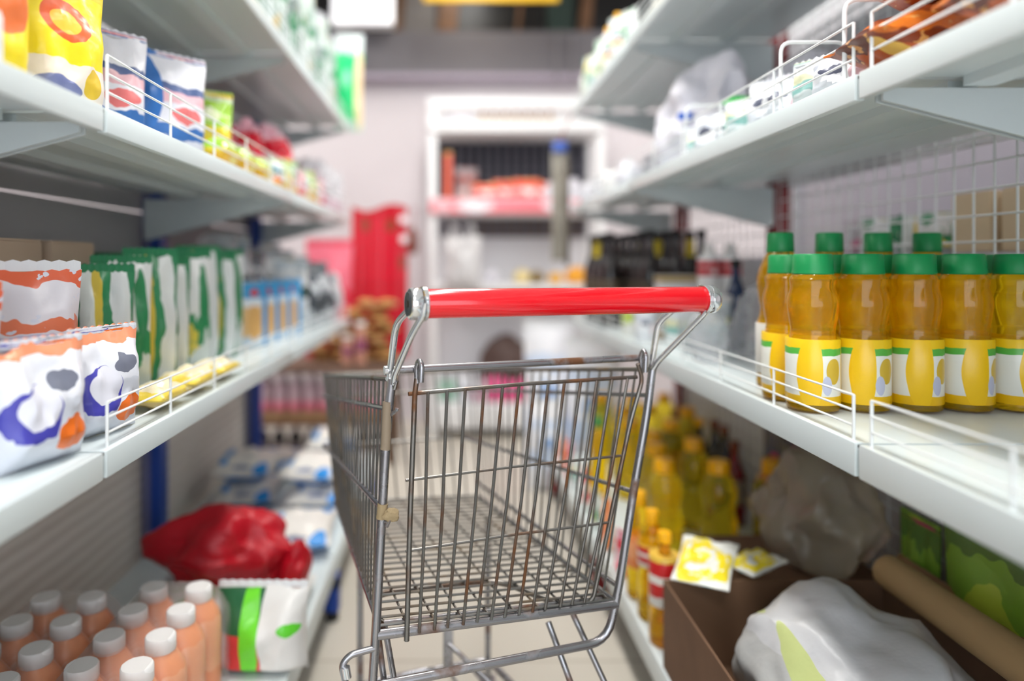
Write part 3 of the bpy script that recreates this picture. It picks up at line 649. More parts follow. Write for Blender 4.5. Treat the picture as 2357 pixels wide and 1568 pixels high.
P_tealw = pmat('white tub with teal print', [(0, (222, 230, 230)), (.3, (140, 190, 184)), (.5, (226, 226, 190)), (.7, (220, 228, 230))], wob=.1, bump=0)

# ------------------------------------------------------------------ bottle builders
def bottle(name, label, cat, loc, h, r, body, cap, lab=None, lz=(.08, .45), group=None, style='oil', capr=.46, sleeve=None):
    t = thing(name, label, cat, loc, random.uniform(0, .3), group)
    if style == 'oil':
        pr = [(.80, 0), (.97, .012), (1, .05), (.96, .08), (1, .12), (1, .40), (.86, .47), (.84, .52), (.90, .58), (.985, .66), (.97, .71), (.84, .78), (capr+.12, .84), (capr-.03, .875), (capr-.04, .90)]
    elif style == 'soy':
        pr = [(.94, 0), (1, .012), (1, .52), (.97, .58), (.72, .68), (.46, .76), (.36, .84), (.33, .92), (.36, .94)]
    elif style == 'jug':
        pr = [(.94, 0), (1, .02), (1, .70), (.94, .80), (.7, .88), (.42, .92), (.42, .94)]
    else:   # drink
        pr = [(.8, 0), (.98, .02), (1, .08), (.94, .30), (1, .34), (1, .62), (.92, .72), (.66, .82), (.40, .88), (.38, .92)]
    fine = []
    for i in range(len(pr)-1):
        (a, z0), (b_, z1) = pr[i], pr[i+1]; n = max(1, int((z1-z0)/.06))
        for k in range(n): fine.append(((a+(b_-a)*k/n)*r, (z0+(z1-z0)*k/n)*h))
    fine.append((pr[-1][0]*r, pr[-1][1]*h))
    if style == 'oil':   # moulded rings of the waist
        fine = [(q*(1-.018*(int(z/h*60) % 2)*(.44 < z/h < .8)), z) for q, z in fine]
    obj('bottle_body', lathe(bmesh.new(), fine, 28), body, t)
    cz = pr[-1][1]*h; ch = h-cz if h-cz > .018 else .018
    cr = r*capr
    obj('cap', lathe(bmesh.new(), [(cr, cz-.008), (cr*1.04, cz-.006), (cr, cz+.001), (cr*.98, h-.003), (cr*.9, h)], 24, ribs=.012), cap, t)
    if lab:
        z0, z1 = lz[0]*h, lz[1]*h
        obj('label_band', lathe(bmesh.new(), [(r*1.006, z0), (r*1.014, z0+.0005), (r*1.014, z1-.0005), (r*1.006, z1)], 28), lab, t)
    if sleeve: obj('neck_sleeve', lathe(bmesh.new(), [(r*.52, .74*h), (r*.45, .80*h), (r*.40, .92*h)], 20), sleeve, t)
    return t

# ------------------------------------------------------------------ RIGHT, lower shelf: cooking oil with green caps
z = ZR['lower']
small = bottle('oil_bottle', 'x', 'oil bottle', (0, 0, 0), .255, .0405, M_oil, M_gcap, P_oillab, (.05, .46), 'green-capped oil bottles, front rows', capr=.76)
first = True
for ry, (yy, nm) in enumerate(((1.125, 'front'), (1.212, 'second'))):
    for k in range(5):
        lb = 'green-capped oil bottle with yellow label, %s row, %s from the aisle' % (nm, ['first', 'second', 'third', 'fourth', 'fifth'][k])
        loc = (.595+.0838*k, yy+.002*(k % 2), z)
        if first: small.location = loc; small['label'] = lb; first = False
        else: dup(small, loc, .15*k, lb)
tall = bottle('oil_bottle', 'x', 'oil bottle', (0, 0, 0), .298, .043, M_oild, M_gcap, mat('white paper label', (228, 226, 220), .5), (.1, .42), 'tall green-capped oil bottles behind', capr=.56)
first = True
for ry, yy in enumerate((1.312,)):
    for k in range(4):
        lb = 'taller green-capped amber oil bottle, %s row back, %s from the aisle' % (['third', 'fourth'][ry], ['first', 'second', 'third', 'fourth'][k])
        loc = (.632+.094*k, yy, z)
        if first: tall.location = loc; tall['label'] = lb; first = False
        else: dup(tall, loc, .2*k, lb)
# dark sauce bottles at the far end
soy = {}
kinds = [(M_dark, M_black, 'black'), (M_brown, mat('brown cap', (88, 50, 32), .4), 'brown'), (M_dark, mat('dark cap', (40, 34, 32), .4), 'yellow-necked black')]
for c in range(4):
    for r_ in range(6):
        k = [0, 1, 2, 0, 0, 2][(r_*2+c*3+c*r_) % 6]
        x = .60+.088*c; y = 2.36+.108*r_
        lb = '%s sauce bottle on the right shelf, %s row from the aisle, %s' % (kinds[k][2], ['first', 'second', 'third', 'fourth'][c], ordn(r_))
        if c == 0 and r_ < 2: continue
        if k not in soy: soy[k] = bottle('sauce_bottle', lb, 'sauce bottle', (x, y, z), .355, .036, kinds[k][0], kinds[k][1], mat('dull label', (70, 58, 44), .5) if k != 1 else None, (.2, .5), 'tall sauce bottles by the far end', 'soy', .45, mat('yellow neck sleeve', (232, 204, 30), .4) if k == 2 else None)
        else: dup(soy[k], (x, y, z), .4*r_, lb)
for i, (px, y) in enumerate(((1632, 2.12), (1680, 2.12))):
    bottle('sauce_jug', 'white jug with red and white label, %s of the pair beside the dark red upright' % ('left' if i == 0 else 'right'), 'jug', ((px-HX)/F*y, y, z), .30, .034, M_wcap, M_wcap, P_jug, (.62, .86), 'white jugs with red labels', 'jug')
bottle('sauce_bottle', 'dark blue bottle beside the dark red upright', 'sauce bottle', (.80, 1.92, z), .25, .03, mat('dark blue glass', (24, 44, 78), .14), M_black, None, style='soy')
carton('food_carton', 'gold and white carton in front of the black sauce bottles', 'box', (.735, 2.24, z), 0, .12, .07, .20, pmat('gold framed white carton', [(0, (170, 140, 70)), (.1, (232, 232, 232)), (.8, (232, 232, 236)), (.9, (176, 148, 80))], [(.5, .5, .3, .25, (240, 240, 244))], bump=0, wob=0))
for i, (x, y, mm, h, r) in enumerate(((.66, 1.98, P_tealw, .13, .042), (.75, 1.93, P_tealw, .15, .042), (.60, 2.12, P_paper, .12, .035), (.60, 2.27, pmat('lime tub print', [(0, (236, 236, 226)), (.4, (190, 214, 60)), (.8, (236, 228, 200))], bump=0), .11, .034))):
    t = thing('tub', ['white and teal tub nearest the wire rail before the jugs', 'taller white and teal tub behind a twin, before the jugs', 'pale printed tub further along the right lower shelf', 'lime and white tub behind the pale printed tub'][i], 'tub', (x, y, z), 0)
    obj('tub_body', lathe(bmesh.new(), [(r*.86, 0), (r*.9, .004), (r, h*.86)], 24), mm, t)
    obj('lid', lathe(bmesh.new(), [(r*1.05, h*.86), (r*1.06, h*.87), (r*1.06, h*.97), (r, h)], 24), M_wcap, t)
for i, (x, y, s) in enumerate(((.66, 1.82, 1), (.78, 1.74, 1.15), (.62, 1.65, .85))):
    crumple('clear_bag', ['clear plastic bag of goods next to the teal tubs', 'larger clear plastic bag leaning by the dark red upright', 'small clear plastic bag behind the wire rail on the right'][i], 'plastic bag', (x, y, z), (.055*s, .045*s, .085*s), M_clear, 20+i, None, .3)

# ------------------------------------------------------------------ RIGHT, middle shelf
z = ZR['middle']
for i, (x, y, w_, h_, m_, nm) in enumerate(((.63, .735, .14, .08, P_cook, 'biscuit_pack'), (.63, .93, .13, .11, P_cook, 'biscuit_pack'), (.80, .90, .14, .12, P_cook, 'biscuit_pack'), (.80, .68, .15, .13, P_cook, 'biscuit_pack'))):
    lying(nm, ['brown and orange biscuit pack nearest the camera on the right', 'brown and orange biscuit pack next to the wire divider', 'brown biscuit pack at the back of the right middle shelf', 'rear biscuit pack at the near right corner'][i], 'biscuit pack', (x, y, z), PI/2, w_, h_*1.6, .085, m_, 30+i, 'orange and brown biscuit packs')
for i in range(8):
    y = 1.04+.088*i
    pouch('paper_pack', 'white printed packet standing behind the rail, %s of the row on the right' % ordn(i), 'packet', (.60+.012*(i % 2), y, z), -PI/2+.5, .115, [.065, .08, .07, .09, .075][i % 5]*1.12, .045, [P_paper, P_tealw, P_paper][i % 3], None, 40+i, 'white packets along the right rail', lean=-.12)
for i in range(3):
    lying('folded_pack', 'grey and white folded pack behind the standing packets, %s' % ordn(i), 'packet', (.82, .98+.185*i, z), .2, .17, .17, .07, P_paper, 60+i, 'folded packs on the right middle shelf')
bm = bmesh.new()
def hoop(y, x0=.53, x1=.66, h=.115, loc_z=z):
    return tube(bmesh.new(), [(x0+.02, y, loc_z), (x0+.02, y, loc_z+h), (x1, y, loc_z+h), (x1, y, loc_z)], .0032, 8, .02)
for i, y in enumerate((.955, 1.14, 1.60)):
    tag(obj('wire_divider', hoop(y), M_wire), 'white bent wire shelf divider on the right middle shelf, %s' % ordn(i), 'divider', 'white wire dividers')
t = thing('bag_with_green_tag', 'small clear packet with a bright green tag before the big white bag', 'packet', (.665, 1.55, z))
obj('packet_body', crumple_bm(.05, .04, .05, 77, .3, 3), M_clear, t)
bm = crumple_bm(.042, .022, .014, 78, .25, 3)
bmesh.ops.translate(bm, vec=(-.005, -.01, .098), verts=bm.verts[:]); obj('green_tag', bm, mat('bright green film', (40, 176, 72), .25), t)
t = thing('white_carrier_bag', 'big stuffed white plastic bag with a small blue mark on the right middle shelf', 'plastic bag', (.715, 1.91, z))
obj('bag_body', crumple_bm(.125, .16, .175, 11, .26, 5, ridge=1.9), M_white, t)
obj('blue_mark', B((-.116, -.118, .125), (-.083, -.100, .141), .001), mat('blue mark', (20, 96, 200), .4), t)
crumple('white_carrier_bag', 'flat topped white plastic bag behind the big stuffed one', 'plastic bag', (.85, 1.66, z), (.10, .09, .14), M_white, 13, None, .24, sub=5)
for i in range(7):
    crumple('wrapped_bundle', 'small white wrapped bundle at the far end of the right middle shelf, %s' % ordn(i), 'bundle', (.60+.07*(i % 2), 2.30+.105*i, z), (.045, .05, .05), [M_white, M_clear, M_wcap][i % 3], 90+i, 'white bundles at the far end', .22, sub=3)
for i in range(4):
    crumple('wrapped_bundle', 'white bundle behind the small ones at the far right shelf end, %s' % ordn(i), 'bundle', (.79, 2.36+.16*i, z), (.06, .06, .09), M_white, 99+i, 'rear white bundles', .25, sub=3)
for i, (x, y, zz) in enumerate(((.635, .74, .087), (.64, .91, .087), (.66, .70, .174), (.66, .87, .174))):
    lying('biscuit_pack', 'orange and brown biscuit pack stacked on the others, %s layer, %s' % (['second', 'top'][i//2], ['nearer', 'farther'][i % 2]), 'biscuit pack', (x, y, z+zz), PI/2, .14, .13, .085, P_cook, 36+i, 'orange and brown biscuit packs')
# ------------------------------------------------------------------ RIGHT, top shelf
z = ZR['top']
for i in range(6):
    y = 2.35+.12*i
    pouch('snack_bag', 'white and green bag on the top right shelf, %s' % ordn(i), 'bag', (.605, y, z), -PI/2+.4, .11, .17+.03*(i % 2), .06, [P_gw2, P_tealw, P_gw][i % 3], None, 110+i, 'bags on the top right shelf')
for i, px in enumerate((1403, 1422)):
    bottle('dressing_bottle', 'white bottle with a yellow cap at the edge of the top right shelf, %s one' % ['left', 'right'][i], 'bottle', (.555, [2.42, 2.28][i]+.0, z), .14, .02, M_wcap, M_ycap, P_multi, (.2, .6), None, 'drink')

# ------------------------------------------------------------------ RIGHT, base shelf
z = ZRB
yl = None; placed = []
for (px, py, c) in ((1655, 1060, 'y'), (1530, 1056, 'y'), (1787, 1058, 'y'), (1597, 1010, 'y'), (1545, 966, 'y'), (1510, 1020, 'y'), (1500, 992, 'y'), (1452, 965, 'y'), (1595, 938, 'y'), (1438, 935, 'y'), (1493, 930, 'y'), (1690, 955, 'd'), (1640, 950, 'd'), (1725, 1005, 'd'), (1575, 900, 'y'), (1408, 962, 'g'), (1650, 905, 'd'), (1455, 905, 'y'), (1385, 905, 'y'), (1415, 878, 'y'), (1520, 890, 'y'), (1380, 880, 'y'), (1745, 960, 'd'), (1560, 1075, 'n')):
    Y = (EYE-z-.285)*F/(py-HY); X = (px-HX)/F*Y
    if c == 'n': continue
    for _ in range(30):
        bad = [q for q in placed if (q[0]-X)**2+(q[1]-Y)**2 < .110**2]
        if not bad: break
        q = bad[0]; dx, dy = X-q[0], Y-q[1]; l = math.hypot(dx, dy) or 1
        X += dx/l*.012; Y += dy/l*.012
    X = min(max(X, .50), .935); Y = min(Y, 3.0)
    if [q for q in placed if (q[0]-X)**2+(q[1]-Y)**2 < .106**2]: continue
    placed.append((X, Y)); n_ = len(placed)
    where = 'with its cap %s' % ('high behind the others' if py < 940 else 'in the middle rows' if py < 1030 else 'in the nearest row')
    if c == 'y':
        lb = 'clear yellow oil bottle with yellow cap on the base shelf, %s by distance' % ordn(n_-1) if n_ < 12 else 'yellow-capped oil bottle on the base shelf, %.0f cm in from the shelf edge' % ((X-.445)*100)
        if n_ <= 3: lb = ['yellow oil bottle with yellow cap, middle of the nearest three on the base shelf', 'yellow oil bottle with yellow cap, left of the nearest three, beside the trolley', 'yellow oil bottle with yellow cap, right of the nearest three, by the grey bag'][n_-1]
        if not yl: yl = bottle('oil_bottle', lb, 'oil bottle', (X, Y, z), .285, .0520, M_oilp, M_ycap, None, group='yellow-capped oil bottles on the base shelf', capr=.56)
        else: dup(yl, (X, Y, z), n_, lb)
    elif c == 'g':
        bottle('oil_bottle', 'oil bottle with a dark green cap among the yellow-capped ones', 'oil bottle', (X, Y, z), .285, .034, M_oil, M_gcap, None)
    else:
        bottle('sauce_bottle', ['dark red sauce bottle', 'dark brown sauce bottle', 'grey-labelled dark bottle', 'crimson sauce bottle', 'black sauce bottle'][n_ % 5]+' behind the yellow oil, ' + ordn(n_ % 12) + ' along', 'sauce bottle', (X, Y, z), .27, .033, [mat('crimson sauce', (120, 20, 36), .2), M_brown, M_dark, mat('crimson sauce', (120, 20, 36), .2), M_dark][n_ % 5], [M_ycap, mat('rust cap', (120, 56, 30), .4)][n_ % 2], mat('grey paper label', (150, 140, 134), .5), (.25, .55), None, 'soy')
ybs = sorted([o for o in bpy.data.objects if o.get('group') == 'yellow-capped oil bottles on the base shelf'], key=lambda o: o.location.y)
for i, o in enumerate(ybs):
    if i > 2: o['label'] = 'yellow oil bottle with yellow cap on the right base shelf, %s to the camera' % ordn(i)
dk = None
for a in range(2):
    for b_ in range(7):
        x, y = .95-.085*a, 2.20+.088*b_
        if [q for q in placed if (q[0]-x)**2+(q[1]-y)**2 < .088**2]: continue
        placed.append((x, y))
        lb = 'dark sauce bottle at the back of the right base shelf, %s row, %s' % (['rear', 'inner'][a], ordn(b_))
        if not dk: dk = bottle('sauce_bottle', lb, 'sauce bottle', (x, y, z), .29, .034, M_dark, mat('rust cap', (120, 56, 30), .4), mat('crimson label', (130, 30, 44), .5), (.2, .5), 'dark sauce bottles on the right base shelf', 'soy')
        else: dup(dk, (x, y, z), b_, lb)
# bottles and packs along the front edge of the base shelf
bottle('sauce_bottle', 'bottle with a red and white label standing beside the near brown carton', 'sauce bottle', (.482, 1.545, z), .25, .034, M_oild, M_ycap, P_redlab, (.36, .80), None, 'soy')
bottle('sauce_bottle', 'yellow bottle with a red label just behind the red and white one', 'sauce bottle', (.486, 1.655, z), .26, .034, M_oil, M_ycap, P_redlab, (.5, .7), None, 'oil')
bottle('sauce_bottle', 'yellow sauce bottle with an orange label before the oil bottles', 'sauce bottle', (.486, 1.76, z), .27, .034, M_oil, M_ycap, P_orange, (.3, .6), None, 'oil')
for i in range(7):
    y = 1.88+.165*i
    if [q for q in placed if (q[0]-.49)**2+(q[1]-y)**2 < .082**2]: y += .07
    if [q for q in placed if (q[0]-.49)**2+(q[1]-y)**2 < .082**2]: continue
    pouch('sauce_sachet', '%s upright sachet along the base shelf front, %s' % (['pink and white', 'orange', 'green and white', 'red', 'white'][i % 5], ordn(i)), 'sachet', (.468, y, z), -PI/2+.35, .042, .12+.03*(i % 2), .022, [P_red, P_orange, P_gw2, P_redlab, P_tealw][i % 5], None, 130+i, 'sachets along the base shelf front')
# near brown carton with open flaps
t = thing('open_carton', 'open brown corrugated carton at the near right corner of the base shelf', 'box', (.685, 1.12, z))
bm = bmesh.new(); W, D, H, q = .235, .33, .185, .005
box(bm, (-W, -D, 0), (-W+q, D, H)); box(bm, (W-q, -D, 0), (W, D, H)); box(bm, (-W+q, D-q, 0), (W-q, D, H)); box(bm, (-W+q, -D, 0), (W-q, -D+q, H)); box(bm, (-W+q, -D+q, 0), (W-q, D-q, q))
obj('carton_wall', bm, M_cardd, t, smooth=False)
obj('side_flap', prism(bmesh.new(), [(W-.008, -D, H-.006), (W-.002, -D, H-.004), (W+.035, -D, H+.055), (W+.03, -D, H+.057)], (0, 2*D, 0)), M_card, t, smooth=False)
obj('printed_stripe', B((-W-.001, -D+.3, .01), (-W+.0005, -D+.34, H-.02)), mat('dark green print', (44, 88, 70), .7), t, smooth=False)
carton('brown_carton', 'closed brown carton behind the open one, under the yellow net sachets', 'box', (.79, 1.64, z), .04, .36, .28, .15, M_cardd, M_cardd)
crumple('cloudy_bag', 'large cloudy grey plastic bag slumped over the brown cartons', 'plastic bag', (.862, 1.615, z+.152), (.118, .13, .14), M_grey, 17, None, .28, rz=.3, sub=5, ridge=1.8)
t = thing('carrier_bag', 'white and clear plastic bag with printed goods inside, in the open carton', 'plastic bag', (.685, 1.17, z+.0055))
P_carr = pmat('grey white carrier film with print', [(0, (176, 172, 168)), (.35, (206, 206, 204)), (.7, (224, 224, 226))], [(.16, .62, .05, .2, (214, 224, 150)), (.28, .5, .035, .2, (60, 150, 110)), (.34, .42, .05, .06, (220, 80, 110)), (.55, .25, .1, .12, (60, 60, 56)), (.48, .42, .03, .16, (90, 160, 120)), (.62, .12, .1, .08, (230, 200, 50))], rough=.3, trans=.15, alpha=.9, wob=.12, bump=.3)
obj('bag_body', crumple_bm(.165, .20, .155, 47, .2, 5, ridge=1.5), P_carr, t)
lying('net_sachet', 'yellow and white printed sachet draped over the carton corner', 'sachet', (.555, 1.49, z+.188), -.5, .12, .17, .035, P_net, 141, None, tilt=.2)
lying('net_sachet', 'small yellow sachet with a teal mark beside the larger one', 'sachet', (.665, 1.49, z+.188), -1.1, .08, .11, .03, P_net, 142, None, tilt=.1)
pouch('snack_pouch', 'green and pink snack bag standing against the mesh behind the open carton', 'bag', (.975, 1.42, z), -PI/2+.02, .12, .33, .03, P_gp, None, 150)
pouch('snack_pouch', 'green and pink snack bag nearest the camera at the right edge', 'bag', (.967, 1.16, z), -PI/2+.05, .34, .40, .045, P_gp, None, 151)
for i in range(2):
    pouch('drink_pouch', ['navy and magenta pouch standing behind the cloudy grey bag', 'navy pouch with magenta patch nearer the back of the base shelf'][i], 'pouch', ([.945, .97][i], [1.88, 2.06][i], z+0*i), -PI/2+.0, [.16, .12][i], [.36, .40][i], .03, P_nb, None, 152+i)
t = thing('cardboard_tube', 'thick beige cardboard tube leaning at the near right corner', 'tube', (0, 0, 0))
M_tubec = mat('beige cardboard', (188, 156, 110), .7)
obj('tube_wall', tube(bmesh.new(), [(.84, .80, .46), (.885, 1.38, .425)], .033, 24), M_tubec, t)

# ------------------------------------------------------------------ LEFT, middle shelf
z = ZL['middle']
pouch('snack_pouch', 'tall yellow pack with coloured dots, nearest on the left middle shelf', 'bag', (-.575, .80, z), PI/2-.5, .16, .235, .08, P_yel, None, 201)
pouch('snack_pouch', 'yellow and white rounded pack beside the dotted yellow one', 'bag', (-.565, .97, z), PI/2-.5, .15, .205, .08, P_yel2, None, 202)
pouch('snack_pouch', 'orange and blue printed pack at the left picture edge on the middle shelf', 'bag', (-.70, .80, z), PI/2-.7, .17, .26, .07, P_wob, None, 203)
carton('food_carton', 'low white carton at the left picture edge in front of the yellow packs', 'box', (-.52, .66, z), 0, .09, .13, .06, M_wall_s)
pouch('snack_pouch', 'tall white pack with blue and rose print, first of the pair', 'bag', (-.565, 1.36, z), PI/2-.75, .16, .21, .07, P_bwtall, None, 204)
pouch('snack_pouch', 'tall white pack with blue and rose print, second of the pair', 'bag', (-.605, 1.18, z), PI/2-.7, .16, .20, .06, P_bwtall, None, 205)
pouch('snack_pouch', 'lime green and yellow bag on the left middle shelf', 'bag', (-.570, 1.60, z), PI/2-.95, .115, .195, .055, P_gy, None, 206)
for i in range(3):
    lying('yellow_packet', 'low yellow packet behind the wire rail, %s' % ordn(i), 'packet', (-.512, 1.50+.14*i, z), PI/2, .12, .075, .06, P_gy, 210+i, 'yellow packets on the left middle shelf')
for i, (x, y, s) in enumerate(((-.67, 1.86, 1.15), (-.64, 2.05, 1.15), (-.62, 2.24, 1.25), (-.79, 2.20, 1.1), (-.63, 2.45, 1.2))):
    crumple('sweets_bag', 'crinkly red bag of sweets on the left middle shelf, %s from the camera' % ordn(i), 'bag', (x, y, z), (.066*s, .075*s, .108*s), P_red, 220+i, 'crinkly red sweets bags', .36, sub=5, ridge=4.5)
for i in range(8):
    pouch('small_packet', 'small multicolour packet standing at the left rail, %s' % ordn(i), 'packet', (-.492, 1.92+.083*i, z), PI/2-.4, .072, .085+.01*(i % 3), .03, [P_multi, P_gy, P_multi, P_red][i % 4], None, 230+i, 'small packets at the left rail')
for i, (x, y, s) in enumerate(((-.80, 2.44, .9), (-.535, 2.64, .95), (-.69, 2.70, 1.1), (-.535, 2.80, .95), (-.69, 2.90, 1.1), (-.53, 2.96, .9))):
    crumple('clear_sweets_bag', 'clear crinkly bag with pink sweets at the far end of the left shelf, %s' % ordn(i), 'bag', (x, y, z), (.055*s, .075*s, .11*s), P_pinkclear, 240+i, 'clear bags of pink sweets', .42, sub=5, ridge=5)
# ------------------------------------------------------------------ LEFT, top shelf
z = ZL['top']
k = 0
for r_, (x, hh) in enumerate(((-.545, .36), (-.70, .38))):
    for i in range(7):
        y = 2.06+.145*i
        pouch('refill_bag', '%s refill bag on the top left shelf, %s row, %s' % (['green and white', 'clear and green', 'white'][i % 3], ['front', 'rear'][r_], ordn(i)), 'bag', (x, y, z), PI/2-.5, .13, hh+.05*((i+r_) % 2), .075, [P_l3a, P_l3b, P_l3c][(i+r_) % 3], M_clear, 260+k, 'refill bags on the top left shelf'); k += 1
t = thing('refill_bag', 'bright green and clear bag hanging at the far end of the top left shelf', 'bag', (-.465, 3.10, z-.02), .1)
obj('hanging_wire', tube(bmesh.new(), [(0, 0, .43), (0, -.02, .47), (-.1, -.03, .47)], .002, 6), M_wire, t)
obj('bag_body', pouch_bm(.13, .44, .05, 290), pmat('bright green and clear bag print', [(0, (200, 226, 210)), (.1, (20, 206, 120)), (.78, (214, 226, 224))], [(.85, .4, .16, .4, (240, 214, 170)), (.4, .5, .1, .1, (150, 236, 190))], wob=.08), t)
obj('top_seal', seal_bm(.128, .44, .42, .44, .003), M_wall_s, t, smooth=False)

# ------------------------------------------------------------------ LEFT, lower shelf
z = ZL['lower']
for i, (x, y, h, m_) in enumerate(((-.625, .775, .225, P_wob), (-.625, .955, .25, P_wob), (-.765, .78, .26, P_wob))):
    pouch('detergent_bag', 'white and orange detergent bag on the left lower shelf, %s' % ['nearest at the picture edge', 'second along', 'third, behind the first two', 'fourth, by the green bags'][i], 'detergent bag', (x, y, z), PI/2-.75, .2, h, .085, m_, M_wall_s if i % 2 else mat('orange seal', (240, 120, 80), .3), 300+i, 'white and orange detergent bags')
for i, (x, y) in enumerate(((-.510, .845), (-.510, 1.0))):
    pouch('detergent_bag', 'white detergent bag with indigo crescent in front of the taller ones, %s' % ['nearer', 'farther'][i], 'detergent bag', (x, y, z), PI/2-.3, .13, .155, .06, P_wbo, None, 310+i)
for i in range(2):
    carton('brown_carton', 'pale brown carton behind the detergent bags, %s' % ['nearer the camera', 'further along'][i], 'box', (-.80, [1.22, 1.40][i]-.06, z), PI/2, .15, .12, .29, mat('pale carton', (206, 182, 158), .7), None, 'pale cartons at the back of the left shelf')
for i in range(8):
    pouch('washing_powder_bag', 'green white and yellow bag in the row on the left lower shelf, %s' % ordn(i), 'bag', (-.615-.012*(i % 2), 1.20+.098*i, z), PI/2-.75, .115, .245+.012*(i % 3)+.004*i, .06, [P_gw, P_gw2, P_gw][i % 3], mat('green seal', (40, 128, 84), .35), 320+i, 'green and white bags in a row')
for i in range(5):
    pouch('washing_powder_bag', 'green and white bag in the rear row behind the front row, %s' % ordn(i), 'bag', (-.77, 1.55+.11*i, z), PI/2-.6, .12, .27, .06, [P_gw2, P_gw][i % 2], mat('green seal', (40, 128, 84), .35), 340+i, 'rear green and white bags')
for i in range(3):
    lying('yellow_packet', 'flat yellow and beige packet lying by the left wire rail, %s' % ordn(i), 'packet', (-.517, 1.18+.15*i, z), PI/2, .13, .09, .035, pmat('yellow and beige packet print', [(0, (224, 196, 130)), (.4, (236, 208, 80)), (.7, (240, 226, 190))], fleck=(240, 232, 210)), 350+i, 'flat packets on the left lower shelf')
bx = None
for i in range(4):
    lb = 'blue and white wafer box on the left lower shelf, %s' % ordn(i)
    if not bx: bx = carton('wafer_box', lb, 'box', (-.600, 2.03, z), PI/2-.55, .105, .04, .195, P_bwo, None, 'blue and white wafer boxes')
    else: dup(bx, (-.600+.012*i, 2.03+.10*i, z), PI/2-.55, lb)
for i, (x, y, h) in enumerate(((-.76, 2.16, .30), (-.74, 2.32, .34), (-.72, 2.47, .30), (-.57, 2.44, .27), (-.55, 2.56, .22), (-.70, 2.64, .32), (-.55, 2.70, .25), (-.70, 2.80, .3), (-.53, 2.84, .2))):
    pouch('snack_bag', '%s crinkled snack bag near the left lower shelf end, %s' % (['silver and black', 'teal and silver'][i % 2], ordn(i)), 'bag', (x, y, z), PI/2-.7+.2*(i % 3), .15, h, .075, [P_sil, P_sil2][i % 2], None, 360+i, 'silver snack bags on the left')
crumple('clear_bag', 'clear crinkled bag lying on top of the wafer box row at the left', 'plastic bag', (-.68, 1.93+.06, z+.275), (.05, .07, .035), M_clear, 371, None, .3)
for i in range(3):
    crumple('clear_bag', 'clear and white crinkled bag at the far end of the left lower shelf, %s' % ordn(i), 'plastic bag', (-.52+.0*i, 2.965-.0*i, z) if i == 0 else (-.64-.12*(i-1), 2.95, z), (.045, .05, .11), P_pinkclear, 372+i, 'clear bags at the far left shelf end', .3)

# ------------------------------------------------------------------ LEFT, base shelf
z = ZLB
def drink_pack(lbl, x0, y0, nx, ny):
    t = thing('drink_pack', lbl, 'drink pack', (x0, y0, z), 0, 'shrink-wrapped orange drink packs')
    pr = [(.034, 0), (.041, .006), (.0425, .03), (.041, .08), (.0425, .09), (.0425, .140), (.039, .158), (.028, .176), (.021, .186), (.021, .192)]
    base = lathe(bmesh.new(), pr, 22); me = None
    for i in range(nx):
        for j in range(ny):
            if me is None:
                b_ = obj('bottle', base, P_orange, t); me = b_.data
                cm = lathe(bmesh.new(), [(.0245, .184), (.0255, .186), (.0255, .206), (.0235, .209)], 20, ribs=.01); c_ = obj('cap', cm, M_wcap, b_); mc = c_.data
            else:
                b_ = bpy.data.objects.new('bottle', me); col.objects.link(b_); b_.parent = t
                c_ = bpy.data.objects.new('cap', mc); col.objects.link(c_); c_.parent = b_
            b_.location = (-.088*i, -.088*j, 0)
    bm = bmesh.new()
    x1, x2, y1, y2 = -.088*(nx-1)-.0465, .0465, -.088*(ny-1)-.0465, .0465
    n = 14
    for k in range(2): pass
    rings = []
    for (o_, zz) in ((0, .002), (.0, .05), (.001, .11), (-.001, .15), (-.012, .185), (-.03, .2105)):
        pts = []
        for (ax, ay, bx_, by) in ((x1, y1, x2, y1), (x2, y1, x2, y2), (x2, y2, x1, y2), (x1, y2, x1, y1)):
            for k in range(n):
                f = k/n; px, py = ax+(bx_-ax)*f, ay+(by-ay)*f
                cx, cy = (x1+x2)/2, (y1+y2)/2
                sc = 1+o_/abs(x2-cx); wv = .0015*math.sin(k*2.1+zz*60)
                pts.append(bm.verts.new((cx+(px-cx)*sc+wv, cy+(py-cy)*(1+o_/abs(y2-cy))+wv, zz)))
        rings.append(pts)
    for a, b_ in zip(rings, rings[1:]):
        m_ = len(a)
        for k in range(m_): bm.faces.new((a[k], a[(k+1) % m_], b_[(k+1) % m_], b_[k]))
    bm.faces.new(rings[-1])
    obj('shrink_wrap', bm, mat('shrink wrap film', (250, 246, 244), .14, trans=.7, alpha=.4, ior=1.05, bump=.5, bscale=20), t)
drink_pack('shrink-wrapped pack of orange drink bottles at the front of the left base shelf', -.500, 1.35, 2, 5)
drink_pack('shrink-wrapped pack of orange drink bottles behind the front pack, by the back panel', -.690, 1.31, 2, 5)
t = thing('rice_bag', 'green red and white rice bag beside the orange drink pack, below the red bag', 'rice bag', (-.395, 1.435, z), 0)
obj('bag_body', pouch_bm(.19, .17, .10, 401, gusset=True), P_ricegreen, t); obj('top_seal', seal_bm(.186, .18, .168, .18, .002), M_wall_s, t, smooth=False)
lying('rice_bag', 'white rice bag with green mark at the edge of the left base shelf', 'rice bag', (-.400, 1.66, z), .05, .11, .24, .06, P_ricew, 402)
t = thing('red_carrier_bag', 'crumpled red plastic bag heaped on the rice bags on the left', 'plastic bag', (-.56, 1.69, z+.07))
bm = crumple_bm(.165, .10, .10, 31, .24, 5, ridge=1.6)
obj('bag_body', bm, M_redbag, t)
bm = crumple_bm(.035, .045, .085, 33, .22, 4); bmesh.ops.transform(bm, matrix=Matrix.Translation((.155, -.02, -.055)) @ Matrix.Rotation(.25, 4, 'Y'), verts=bm.verts[:])
